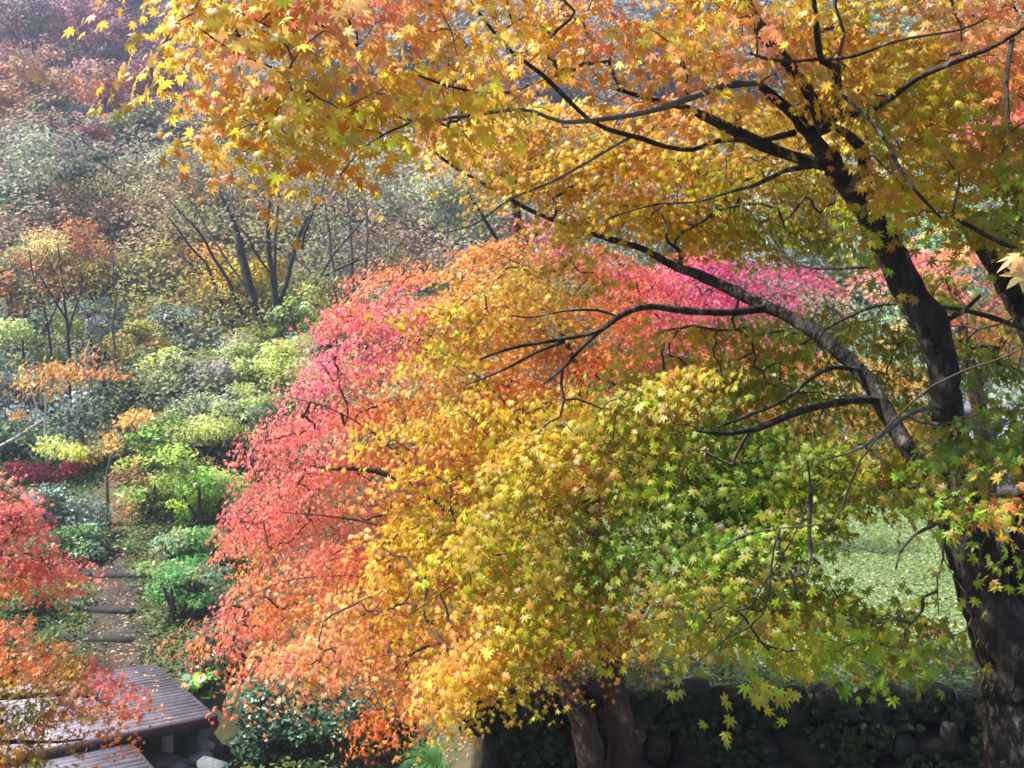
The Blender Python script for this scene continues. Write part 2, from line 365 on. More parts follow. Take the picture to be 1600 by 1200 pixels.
LA([(1495, 800, 4.42, 44), (1460, 750, 4.5, 38), (1425, 710, 4.6, 33), (1388, 650, 4.75, 31), (1350, 590, 4.9, 28), (1300, 540, 5.0, 26), (1240, 503, 5.15, 24), (1180, 472, 5.3, 21), (1110, 440, 5.5, 18), (1050, 412, 5.7, 15), (1005, 390, 5.8, 13), (955, 374, 5.9, 11), (900, 356, 5.9, 9), (830, 330, 5.9, 8), (790, 305, 5.9, 7), (740, 280, 5.9, 6), (700, 250, 5.8, 5), (665, 225, 5.8, 4)], seg=12)
LA([(1195, 480, 5.25, 15), (1140, 488, 5.1, 14), (1075, 484, 5.0, 13), (1010, 481, 4.9, 12), (965, 497, 4.8, 10), (920, 535, 4.7, 8), (880, 575, 4.6, 6), (850, 600, 4.6, 4)])
LA([(965, 497, 4.8, 7), (930, 520, 4.7, 7), (860, 532, 4.6, 8), (800, 545, 4.5, 7), (750, 560, 4.5, 4)])
LA([(880, 532, 4.65, 6), (840, 550, 4.5, 6), (800, 570, 4.5, 5), (760, 590, 4.4, 4), (725, 603, 4.4, 3)])
LA([(965, 495, 4.8, 5), (930, 485, 4.8, 5), (880, 485, 4.7, 4), (830, 498, 4.7, 3), (800, 492, 4.7, 3)])
LA([(1060, 412, 5.6, 8), (1062, 396, 5.5, 9), (1045, 378, 5.4, 7), (1040, 365, 5.3, 5)])
LA([(1380, 632, 4.8, 16), (1340, 626, 4.7, 14), (1290, 632, 4.5, 14), (1240, 645, 4.4, 14), (1185, 670, 4.3, 13), (1130, 680, 4.2, 9), (1090, 676, 4.15, 5)])
LA([(1345, 580, 4.9, 10), (1300, 576, 4.7, 9), (1265, 592, 4.5, 8), (1225, 625, 4.4, 8), (1170, 648, 4.3, 7), (1120, 668, 4.25, 4)])
LA([(1488, 636, 4.42, 11), (1450, 638, 4.3, 10), (1415, 650, 4.1, 10), (1375, 680, 4.0, 8), (1335, 705, 3.9, 5), (1280, 720, 3.85, 3)], 'bark_g')
LA([(1390, 730, 4.6, 9), (1370, 712, 4.7, 8), (1345, 695, 4.8, 6)])
LA([(1300, 262, 4.2, 22), (1240, 245, 4.2, 22), (1190, 226, 4.15, 22), (1150, 205, 4.1, 20), (1110, 186, 4.05, 17), (1070, 168, 4.0, 14), (1010, 154, 3.95, 10), (960, 140, 3.9, 6)], seg=10)
LA([(1190, 133, 3.85, 11), (1150, 133, 3.8, 14), (1110, 144, 3.75, 13), (1055, 162, 3.7, 12), (1005, 178, 3.65, 10), (965, 185, 3.6, 9), (880, 190, 3.5, 8), (835, 174, 3.45, 7), (800, 174, 3.4, 7), (750, 176, 3.4, 7), (700, 182, 3.35, 6), (650, 187, 3.3, 5), (600, 170, 3.3, 4)], 'bark_g')
LA([(1240, 206, 4.1, 14), (1190, 218, 4.0, 9), (1125, 220, 3.9, 9), (1082, 234, 3.8, 9), (1040, 230, 3.75, 9), (1000, 217, 3.7, 9), (945, 200, 3.6, 9), (920, 188, 3.6, 8), (888, 152, 3.5, 8), (850, 118, 3.4, 8), (802, 82, 3.3, 7), (770, 50, 3.25, 6), (742, 15, 3.2, 6), (720, -30, 3.2, 5)])
LA([(1322, 300, 4.25, 20), (1348, 272, 4.2, 22), (1350, 240, 4.1, 22), (1325, 210, 4.0, 16), (1290, 190, 3.9, 10)])
LA([(1285, 200, 3.9, 16), (1310, 180, 3.85, 13), (1352, 177, 3.8, 12), (1400, 150, 3.7, 12), (1440, 120, 3.6, 11), (1500, 95, 3.5, 10), (1565, 67, 3.4, 8), (1640, 20, 3.3, 6)])
LA([(1306, 188, 3.85, 18), (1312, 140, 3.8, 15), (1307, 106, 3.75, 14), (1284, 94, 3.7, 13), (1275, 55, 3.6, 11), (1272, 0, 3.5, 9), (1268, -60, 3.5, 7)])
LA([(1290, 205, 3.95, 20), (1262, 140, 3.9, 18), (1225, 90, 3.8, 22), (1190, 45, 3.7, 24), (1165, 0, 3.6, 22), (1150, -60, 3.6, 18)], seg=12)
LA([(1280, 92, 3.7, 6), (1240, 94, 3.6, 6), (1205, 96, 3.6, 6), (1170, 84, 3.5, 4)])
LA([(1285, 94, 3.7, 7), (1335, 88, 3.6, 6), (1400, 65, 3.5, 5), (1500, 47, 3.3, 4), (1545, 28, 3.3, 3)])
LA([(1317, 152, 3.6, 6), (1350, 180, 3.5, 6), (1380, 215, 3.4, 7), (1400, 255, 3.35, 6), (1430, 297, 3.3, 6), (1470, 340, 3.3, 4)])
LA([(1582, 62, 3.4, 9), (1573, 125, 3.3, 8), (1576, 192, 3.2, 6)])
LA([(990, 212, 3.7, 6), (925, 248, 3.6, 6), (862, 285, 3.5, 5), (800, 312, 3.5, 4), (740, 350, 3.45, 3), (690, 362, 3.45, 2)], 'bark_g')
LA([(1268, 258, 4.2, 12), (1225, 270, 4.3, 9), (1185, 288, 4.4, 8), (1130, 300, 4.6, 5), (1085, 316, 4.8, 4), (1030, 318, 4.9, 4), (985, 330, 5.0, 3), (950, 341, 5.0, 3)])
LA([(1372, 414, 4.35, 8), (1325, 416, 4.5, 6), (1262, 420, 4.7, 6), (1227, 400, 4.9, 5), (1195, 360, 5.0, 4), (1160, 320, 5.1, 3)])
LA([(1445, 478, 4.4, 12), (1490, 485, 4.5, 9), (1540, 495, 4.6, 9), (1580, 505, 4.7, 9), (1640, 530, 4.8, 12)])
LA([(1465, 508, 4.45, 10), (1500, 486, 4.3, 9), (1530, 463, 4.2, 7)])
LA([(1620, 400, 3.9, 8), (1560, 380, 3.9, 8), (1525, 360, 3.9, 8), (1490, 338, 3.9, 7)])
LA([(800, 146, 3.4, 5), (750, 145, 3.3, 5), (700, 135, 3.3, 5), (655, 117, 3.2, 4)])
LA([(520, 150, 3.1, 5), (475, 122, 3.1, 4), (425, 105, 3.0, 4), (360, 80, 3.0, 4), (305, 45, 3.0, 3)])
LA([(650, 187, 3.3, 5), (600, 210, 3.2, 4), (562, 235, 3.15, 4), (532, 275, 3.1, 3)])
LA([(560, 72, 3.2, 5), (500, 40, 3.15, 6), (445, 2, 3.1, 6), (400, -40, 3.1, 6)])
LA([(1420, 470, 4.4, 9), (1360, 480, 4.8, 7), (1300, 508, 5.0, 5), (1250, 540, 5.2, 3)])
# hanging bare twigs in front of the lawn
LA([(1480, 760, 4.3, 12), (1470, 812, 4.2, 9), (1430, 835, 4.1, 5), (1408, 865, 4.05, 4), (1400, 892, 4.0, 3)], 'twig')
LA([(1470, 812, 4.2, 7), (1472, 850, 4.1, 5), (1475, 872, 4.1, 4), (1465, 905, 4.05, 3), (1466, 960, 4.0, 2)], 'twig')
LA([(1475, 872, 4.1, 3), (1490, 900, 4.1, 2), (1512, 925, 4.0, 2)], 'twig')
LA([(1266, 770, 3.9, 8), (1264, 830, 3.85, 7), (1268, 870, 3.8, 5), (1256, 920, 3.8, 3), (1262, 960, 3.8, 2)], 'twig')
LA([(1260, 720, 3.9, 4), (1266, 770, 3.9, 4), (1245, 830, 3.6, 3), (1200, 900, 3.2, 3), (1150, 980, 3.0, 2), (1080, 1040, 2.9, 2)], 'twig')
LA([(1475, 745, 4.3, 14), (1420, 765, 4.5, 9), (1340, 760, 4.8, 7), (1240, 745, 4.9, 6), (1140, 730, 5.0, 5), (1010, 755, 5.0, 4), (880, 800, 5.0, 3), (760, 880, 5.0, 3), (640, 960, 5.0, 2)], 'bark')
A_anch = an((250, 60, YELO), (300, 200, YELO), (350, 20, YEL), (420, 240, YEL), (470, 90, YELO), (530, 230, YELO), (620, 40, PEACH), (560, 20, PEACH), (700, 60, YELO), (600, 180, YEL), (350, 110, PEACH), (700, 190, YELO),
            (820, 30, YELO), (880, 100, YELO), (950, 30, PEACH), (1050, 120, PEACH), (1090, 60, YELO), (1020, 20, YELO), (1180, 100, PEACH), (1300, 60, YELO), (1330, 15, GOLD), (1420, 50, GOLD), (1480, 10, PEACH), (1570, 30, PEACH), (1590, 120, ORANGE), (1450, 120, GOLD),
            (860, 240, YEL), (900, 300, YEL), (980, 250, YEL), (1080, 270, YEL), (1000, 340, YEL), (1150, 330, YGR), (1100, 370, YEL), (1200, 260, YEL), (1260, 350, YGR), (1200, 180, GOLD),
            (1400, 230, YGR), (1450, 200, GOLD), (1550, 210, YGR), (1500, 270, GOLD), (1380, 300, GOLD), (1580, 320, YGR), (1430, 350, GOLD), (1350, 400, YGR), (1300, 440, GRN), (1500, 420, YGR), (1580, 440, YGR),
            (1200, 500, YGR), (1350, 520, YGR), (1500, 560, YGR), (1060, 590, YEL), (980, 600, YGR), (1580, 580, GRN), (1580, 700, GRN), (1510, 690, GRN), (1420, 560, GRN),
            (900, 650, YEL), (960, 660, YGR), (1060, 690, YGR), (1150, 700, GRN), (1250, 690, GRN), (1330, 750, YGR), (1400, 760, YGR), (1100, 780, GRN), (1000, 760, YGR), (950, 840, GRN), (1050, 860, GRN), (1150, 820, GRN), (1200, 790, YGR),
            (600, 740, YELO), (680, 700, YELO), (780, 660, YEL), (850, 740, GOLD), (760, 790, OLIVE), (860, 820, OLIVE), (650, 860, YEL), (740, 880, GOLD), (850, 920, OLIVE), (560, 900, YELO), (470, 960, PEACH), (520, 1010, PEACH), (620, 980, YELO), (700, 960, YEL),
            (800, 980, YEL), (600, 1060, PEACH), (700, 1060, YELO), (760, 1090, GOLD), (440, 1040, PEACH), (900, 980, OLIVE), (850, 1040, OLIVE), (950, 900, GRN), (700, 1010, PEACH), (660, 780, YEL), (700, 830, OLIVE), (600, 800, YELO),
            (1200, 880, GRN), (1300, 950, YGR), (1400, 1000, OLIVE), (1450, 1050, GRN), (1250, 1000, OLIVE),
            (980, 1040, YEL), (1040, 1030, YGR), (1120, 990, YGR), (1100, 1060, GRN), (1200, 1010, YGR), (1150, 1080, YGR), (1260, 1080, YEL), (1300, 1020, YGR), (1270, 960, GOLD), (1350, 1000, YGR), (1330, 1080, GRN), (1410, 1090, YGR), (1200, 940, OLIVE), (1300, 900, GRN), (1380, 960, GRN),
            (1440, 770, YGR), (1480, 790, GRN), (1530, 830, GRN), (1510, 800, OLIVE), (1560, 810, ORANGE), (1520, 860, GRN), (1550, 860, OLIVE), (1590, 880, OLIVE))
U1 = [(245, -200), (240, 0), (260, 40), (240, 90), (262, 120), (320, 140), (285, 190), (300, 212), (345, 205), (430, 245), (525, 262), (585, 215), (700, 210), (770, 150), (770, -200)]
U2 = [(740, -200), (740, 190), (800, 190), (880, 110), (1000, 130), (1130, 190), (1340, 180), (1340, -200)]
U2b = [(660, 190), (740, 260), (820, 310), (900, 360), (1000, 378), (1100, 368), (1240, 420), (1340, 400), (1360, 200), (1250, 150), (1100, 170), (900, 150), (800, 170)]
U3 = [(1290, -200), (1300, 120), (1340, 320), (1400, 370), (1480, 350), (1600, 390), (1720, 420), (1720, -200)]
M1 = [(700, 440), (900, 395), (1000, 500), (1150, 515), (1300, 470), (1450, 410), (1500, 400), (1700, 420), (1700, 600), (1500, 610), (1300, 600), (1150, 560), (1000, 520), (900, 455), (780, 470)]
M1b = [(600, 540), (700, 450), (820, 470), (800, 520), (740, 560), (640, 620)]
M2 = [(980, 600), (1080, 575), (1120, 640), (1210, 690), (1300, 660), (1400, 700), (1500, 690), (1480, 800), (1400, 780), (1280, 800), (1200, 830), (1000, 740), (870, 690)]
L1 = [(760, 760), (800, 690), (870, 650), (1000, 640), (1150, 700), (1260, 760), (1240, 810), (1190, 850), (1140, 900), (1020, 900), (950, 960), (860, 1030), (810, 1080), (740, 1100), (690, 1040), (740, 940), (700, 860)]
L1a = [(600, 760), (640, 720), (720, 735), (760, 690), (840, 660), (860, 760), (840, 900), (800, 1000), (760, 1100), (690, 1110), (640, 1070), (560, 1060), (480, 1050), (400, 1030), (450, 985), (520, 960), (500, 920), (580, 880), (560, 840), (640, 810)]
L1b = [(540, 690), (620, 640), (700, 640), (760, 680), (860, 660), (980, 650), (900, 680), (800, 720), (700, 720), (600, 720)]
L3 = [(900, 850), (1180, 830), (1300, 870), (1400, 930), (1420, 1010), (1250, 1010), (1050, 990), (960, 960)]
L2 = [(1010, 1000), (1060, 970), (1120, 950), (1200, 945), (1300, 970), (1390, 1010), (1400, 1030), (1350, 1040), (1270, 1040), (1190, 1020), (1120, 1012), (1050, 1015)]
H1 = [(1490, 650), (1600, 620), (1700, 600), (1700, 740), (1600, 735), (1540, 740), (1490, 740)]
H2 = [(1440, 745), (1520, 755), (1575, 810), (1610, 870), (1570, 885), (1510, 880), (1480, 810)]
H3 = [(1565, 395), (1600, 390), (1600, 430), (1575, 425)]
L4 = [(1150, 820), (1270, 800), (1235, 860), (1290, 905), (1400, 950), (1500, 985), (1480, 1020), (1400, 1020), (1250, 1010), (1050, 985), (940, 960), (1000, 880)]
M3 = [(1200, 700), (1300, 680), (1400, 715), (1500, 700), (1490, 800), (1400, 790), (1300, 815), (1220, 800)]
M4 = [(640, 640), (740, 600), (860, 610), (960, 570), (1050, 520), (1200, 500), (1400, 500), (1500, 560), (1480, 700), (1300, 700), (1150, 700), (1000, 690), (860, 690), (740, 690)]
TOP = [(500, -300), (700, -700), (1000, -800), (1200, -600), (1150, -150), (700, -140)]
polysA = [(U1, 3.3, .8, 5.5, 1.02), (U2, 4.0, 1.0, 4.2, 1.0), (U2b, 5.8, .9, 7, .95), (U3, 4.4, 1.4, 6.5, 1.05), (M1, 5.8, .7, 2.8, 1), (M1b, 6.2, .4, 2.4, 1), (M2, 4.9, .8, 7, 1), (M3, 4.7, .5, 4, 1), (L1, 4.8, 1.0, 7, 1),
          (L1a, 6.0, .8, 4.5, .95), (L1b, 6.3, .4, 3, .95), (L4, 4.3, .6, 6, 1), (L2, 3.2, .3, 11.0, 1.05), (H1, 3.8, .5, 5, 1.0), (H2, 3.3, .2, 6, .9), (M4, 5.9, .7, 3.4, .95)]
C, Nn, D, Sz, col, SC = mass(polysA, A_anch, .059, .185, 28, jit=30, tier=.36, cn=.16)
near = P([1583, 1592, 1618, 1630], [404, 432, 385, 440], 1.7)   # the few pale leaves that hang close to the viewer
C = np.vstack([C, near]); Nn = np.vstack([Nn, [(-.3, -.8, .7), (-.1, -.9, .4), (0, -1, .3), (.2, -1, .2)]]); D = np.vstack([D, [(-.8, 0, -.3), (-.7, 0, -.7), (-.2, 0, -1), (0, 0, -1)]])
Sz = np.concatenate([Sz, [.062, .06, .06, .06]]); col = np.vstack([col, [(.75, .48, .2), (.72, .5, .22), YEL, YEL]]); SC = np.vstack([SC, near[3:]])
leaves('crown', C, Nn, D, Sz, col, STAR7, M['leaf'], TA)
netA = np.vstack([r[::3] for r in rootsA])
sub_network(netA, None, SC, 4, .0021, .40, .009, .2).obj('twigs', M['twig'], TA, True)
nA = len(C)
# ------------------------------------------------------------------ THE PINK AND ORANGE MAPLE behind it
gx, gy = 1.0, 8.1
TB = empty('maple_tree', (gx, gy, float(terrain(gx, gy))), 'wide maple turning from pink through coral to orange, growing below the stone wall', 'tree')
rootsB = []
def LB(pts, name='branch', seg=8):
    pts = [(x, y, d, w * .42) for x, y, d, w in pts]; o, qq = limb(name, pts, TB, M['bark_b'], seg); rootsB.append(qq)
z0 = float(terrain(.95, 8.2))
b = Buf(); a = np.array([(975, 1190, 8.3, 50), (962, 1100, 8.4, 42), (950, 1000, 8.5, 36), (940, 900, 8.6, 30), (925, 800, 8.7, 26), (915, 700, 8.8, 20), (912, 610, 8.9, 14), (895, 560, 8.9, 9), (870, 500, 9, 5)], float)
pp = np.vstack([[1.1, 8.2, z0 - .2], P(a[:, 0], a[:, 1], a[:, 2])]); rr = np.concatenate([[.22], a[:, 3] / 2 * a[:, 2] / F])
qq = tube(b, pp, rr, 12, .08, .05, .004); rootsB.append(qq[8:]); b.obj('trunk', M['bark_b'], TB, True)
b = Buf(); a = np.array([(925, 1190, 8.1, 44), (895, 1090, 8.2, 36), (865, 1000, 8.3, 28), (820, 920, 8.4, 22), (750, 840, 8.4, 18), (680, 780, 8.4, 13), (600, 740, 8.3, 9), (500, 730, 8.2, 5)], float)
pp = np.vstack([[.95, 8.1, z0 - .2], P(a[:, 0], a[:, 1], a[:, 2])]); rr = np.concatenate([[.19], a[:, 3] / 2 * a[:, 2] / F])
qq = tube(b, pp, rr, 12, .08, .05, .004); rootsB.append(qq[8:]); b.obj('trunk', M['bark_b'], TB, True)
LB([(960, 1060, 8.4, 26), (990, 980, 8.6, 20), (1040, 900, 8.8, 16), (1120, 800, 9, 13), (1220, 720, 9.2, 9), (1320, 660, 9.3, 5)])
LB([(945, 940, 8.6, 18), (960, 780, 8.9, 14), (968, 640, 9, 12), (935, 590, 9, 8), (905, 545, 9, 5), (880, 500, 9.1, 3)])
LB([(962, 640, 9, 10), (955, 560, 9, 8), (968, 540, 9.1, 7), (985, 495, 9.2, 5), (1000, 460, 9.2, 3)])
LB([(915, 640, 8.9, 9), (900, 590, 8.8, 8), (880, 555, 8.8, 6), (850, 520, 8.8, 4), (820, 480, 8.8, 3)])
LB([(968, 640, 9, 9), (1000, 600, 9, 6), (1030, 540, 9.1, 5), (1060, 480, 9.2, 4)])
LB([(925, 790, 8.7, 14), (880, 720, 8.6, 11), (820, 660, 8.5, 9), (760, 600, 8.5, 7), (700, 550, 8.5, 5), (640, 500, 8.5, 3)])
LB([(865, 1000, 8.3, 15), (780, 950, 8, 12), (680, 920, 7.9, 9), (560, 900, 7.8, 7), (440, 910, 7.8, 4), (340, 960, 7.8, 3)])
LB([(750, 840, 8.4, 12), (640, 830, 8.2, 9), (540, 810, 8.1, 7), (440, 800, 8.1, 4)])
LB([(690, 785, 8.4, 9), (600, 690, 8.4, 7), (520, 640, 8.4, 5), (450, 620, 8.4, 3)])
LB([(880, 1040, 8.2, 14), (800, 1020, 7.8, 10), (700, 1040, 7.5, 7), (600, 1090, 7.4, 4), (540, 1130, 7.3, 3)])
B_anch = an((600, 430, ORANGE), (1090, 450, (.85, .13, .32)), (1160, 440, (.85, .13, .32)), (1230, 445, (.85, .13, .32)), (640, 480, PINK), (600, 500, PINK), (560, 470, ORANGE), (560, 560, PINK), (510, 540, PINK), (620, 560, PINK), (560, 520, ORANGE), (680, 440, YELO), (740, 410, ORANGE), (780, 440, YELO), (700, 500, YELO), (760, 500, YEL), (820, 450, YELO), (860, 480, YELO),
            (620, 610, YELO), (580, 640, ORANGE), (700, 590, YEL), (760, 560, YEL), (650, 640, YELO), (680, 540, YELO), (700, 650, YELO), (720, 460, YEL), (840, 440, YEL), (900, 500, YEL), (560, 680, ORANGE), (850, 350, PINK), (880, 370, PINK), (800, 370, ORANGE), (930, 400, ORANGE), (980, 430, PINK), (1000, 400, ORANGE), (1060, 460, PINK), (1110, 430, PINK), (1180, 420, PINK), (1250, 450, PINK), (1130, 470, PINK), (1000, 470, ORANGE), (1050, 500, CORAL), (950, 480, ORANGE),
            (430, 640, CORAL), (480, 600, PINK), (500, 660, CORAL), (400, 700, CORAL), (450, 720, CORAL), (520, 720, CORAL), (380, 760, CORAL), (460, 770, CORAL), (540, 780, ORANGE), (380, 820, CORAL), (450, 820, CORAL), (550, 830, CORAL), (620, 800, CORAL), (640, 770, ORANGE),
            (400, 880, ORANGE), (470, 870, CORAL), (560, 880, ORANGE), (310, 980, CORAL), (350, 950, CORAL), (300, 1000, ORANGE), (400, 960, ORANGE), (440, 940, ORANGE), (500, 960, PEACH), (400, 1030, CORAL), (360, 1080, ORANGE), (470, 1030, PEACH), (540, 1140, ORANGE), (600, 1150, ORANGE), (620, 1100, ORANGE),
            (800, 560, ORANGE), (860, 560, BRN), (900, 600, ORANGE), (850, 640, ORANGE), (760, 640, ORANGE), (780, 690, ORANGE), (980, 560, ORANGE), (1010, 530, ORANGE), (940, 640, ORANGE), (1050, 560, CORAL), (1060, 610, ORANGE), (1150, 600, YELO), (1120, 560, ORANGE), (1230, 640, YEL), (1280, 680, YELO), (1200, 700, ORANGE), (1330, 560, YEL), (1300, 620, YELO), (1400, 480, YEL), (1460, 600, YELO), (1550, 500, PINK), (1450, 380, PINK),
            (700, 860, ORANGE), (800, 800, YELO), (900, 950, BRN), (1000, 940, BRN), (1080, 930, ORANGE), (1160, 930, BRN), (950, 1020, BRN), (860, 1040, BRN), (800, 1090, OLIVE))  # brown anchors put the shaded hollow and underside into the leaf colour
Bmain = [(600, 408), (690, 425), (760, 375), (850, 400), (950, 395), (1050, 420), (1130, 470), (1300, 560), (1480, 580), (1480, 690), (1250, 720), (1050, 690), (1000, 760), (900, 850), (760, 880), (600, 900), (440, 870), (370, 850), (355, 800), (395, 760), (375, 730), (400, 680), (430, 630), (490, 590), (495, 540), (505, 490)]
Bpink = [(960, 440), (1050, 395), (1130, 400), (1290, 425), (1300, 465), (1150, 500), (1080, 520), (980, 500)]
Btop = [(775, 360), (830, 335), (890, 355), (950, 390), (930, 410), (850, 400), (780, 390)]
Blow = [(300, 985), (330, 955), (380, 910), (420, 870), (560, 850), (760, 880), (800, 960), (760, 1060), (620, 1060), (480, 1040), (420, 1020), (360, 1010), (300, 1000)]
Bl2 = [(350, 1070), (420, 1040), (470, 1060), (440, 1080), (370, 1095)]
Bl3 = [(540, 1140), (600, 1090), (690, 1070), (740, 1100), (640, 1150), (580, 1165)]
Bsh = [(800, 900), (960, 900), (1180, 900), (1160, 950), (1000, 990), (950, 1040), (860, 1070), (780, 1090), (780, 980)]
Bri = [(1350, 400), (1450, 360), (1600, 400), (1720, 440), (1720, 560), (1500, 540), (1380, 500)]
Btr = [(1480, 60), (1720, 20), (1720, 260), (1600, 300), (1500, 200)]
Bmid = [(640, 180), (760, 190), (860, 230), (1000, 250), (1000, 330), (850, 300), (720, 260)]
polysB = [(Bmain, 9.2, 1.7, 6.5, 1), (Bpink, 10.2, .8, 6, .9), (Btop, 10.3, .5, 4, .9), (Blow, 8.2, 1.1, 6, 1), (Bl2, 7.6, .3, 3.0, 1), (Bl3, 7.3, .3, 3.5, 1), (Bsh, 7.6, .6, 3.0, 1)]
C, Nn, D, Sz, col, SC = mass(polysB, B_anch, .059, .30, 52, jit=26, tier=.5, cn=.15)
leaves('crown', C, Nn, D, Sz, col, STAR5, M['leaf'], TB)
netB = np.vstack([r[::3] for r in rootsB])
sub_network(netB, None, SC, 3, .0028, .40, .014, .25).obj('twigs', M['twig'], TB, True)
nB = len(C)
# a second red maple further right, behind the trunk
def maple(label, base, trunk_px, polys, anch, leafm, spr, per, tpl, seg=3, group=None, bark='bark_b', tw=.003, jit=20, nm='maple_tree'):
    T = empty(nm, base, label, 'tree', group); roots = []
    for k, pts in enumerate(trunk_px):
        a = np.array(pts, float); pp = P(a[:, 0], a[:, 1], a[:, 2]); rr = a[:, 3] / 2 * a[:, 2] / F
        if k == 0: pp = np.vstack([[base[0], base[1], base[2] - .2], pp]); rr = np.concatenate([[rr[0] * 1.3], rr])
        b = Buf(); q2 = tube(b, pp, rr, 8, .15, .04, .005); roots.append(q2[4:])
        b.obj('trunk' if k == 0 else 'branch', M[bark], T, True)
    C, Nn, D, Sz, col, SC = mass(polys, anch, leafm, spr, per, jit=jit, tier=.4)
    leaves('crown', C, Nn, D, Sz, col, tpl, M['leaf'], T)
    sub_network(np.vstack(roots), None, SC, seg, tw, .40, .014, .25).obj('twigs', M['twig'], T, True)
    return len(C)
def gp(x, y): return (x, y, float(terrain(x, y)))
nB += maple('scarlet and pink maple seen through gaps behind the right-hand trunk', gp(6.5, 12.5), [[(1540, 800, 12.4, 30), (1530, 640, 12.4, 24), (1500, 500, 12.4, 14), (1480, 420, 12.4, 8)], [(1530, 600, 12.4, 14), (1600, 450, 12.4, 8), (1620, 200, 12.4, 5)]],
            [(Bri, 12.4, 1.2, 3, 1), (Btr, 11.5, 1, 4, 1)], an((1400, 400, PINK), (1480, 440, CORAL), (1540, 450, PINK), (1600, 480, ORANGE), (1420, 480, YELO), (1500, 380, YELO), (1560, 520, YELO), (1650, 520, CORAL), (1560, 100, ORANGE), (1600, 200, ORANGE), (1540, 160, PINK)), .085, .3, 30, STAR5)
nB += maple('tall orange maple whose top shows between the golden upper branches', gp(-.4, 16.5), [[(770, 800, 16.5, 26), (790, 600, 16.5, 22), (810, 400, 16.5, 15), (800, 250, 16.5, 8)], [(805, 400, 16.5, 8), (900, 300, 16.5, 5)], [(805, 420, 16.5, 8), (730, 300, 16.5, 4)]],
            [(Bmid, 16.5, 1.4, 5, 1)], an((700, 230, ORANGE), (800, 230, ORANGE), (900, 260, YELO), (750, 210, CORAL), (960, 300, ORANGE)), .085, .35, 35, STAR5)
# ------------------------------------------------------------------ THE RED MAPLE at the lower left
C1 = [(-160, 730), (0, 745), (60, 790), (40, 850), (100, 860), (118, 880), (70, 910), (40, 930), (-160, 940)]
C2 = [(-160, 960), (0, 985), (90, 995), (100, 1030), (160, 1040), (185, 1075), (225, 1090), (185, 1105), (150, 1130), (185, 1150), (120, 1170), (60, 1195), (-10, 1230), (-160, 1300)]
C_anch = an((10, 790, CORAL), (40, 830, RED), (80, 870, CORAL), (20, 880, CORAL), (30, 920, ORANGE), (-50, 800, CORAL), (30, 1000, CORAL), (80, 1010, ORANGE), (10, 1040, ORANGE), (60, 1050, PEACH), (120, 1060, OLIVE), (160, 1050, CORAL), (200, 1090, CORAL), (150, 1080, CORAL), (60, 1100, GRN), (30, 1130, GRN), (10, 1090, OLIVE), (110, 1110, CORAL), (120, 1090, OLIVE), (140, 1130, OLIVE), (80, 1150, PEACH), (180, 1150, ORANGE), (30, 1160, PEACH), (20, 1180, YELO), (60, 1190, GRN), (100, 1170, GRN), (150, 1160, ORANGE))
nC = maple('coral and orange maple leaning in at the lower left over the wooden deck', gp(-7.6, 8.2), [[(-380, 1300, 8, 60), (-300, 1150, 7.9, 50), (-220, 1020, 7.8, 38), (-120, 900, 7.7, 22), (-40, 840, 7.6, 12), (20, 810, 7.6, 6)],
            [(-250, 1080, 7.8, 26), (-120, 1090, 7.5, 18), (0, 1090, 7.3, 10), (90, 1085, 7.2, 6), (150, 1090, 7.2, 3)], [(-200, 1090, 7.6, 16), (-80, 1150, 7.3, 12), (60, 1160, 7.2, 5), (130, 1155, 7.2, 3)]],
            [(C1, 7.7, .7, 5, 1), (C2, 7.3, .8, 5, 1)], C_anch, .062, .2, 24, STAR5, jit=10)
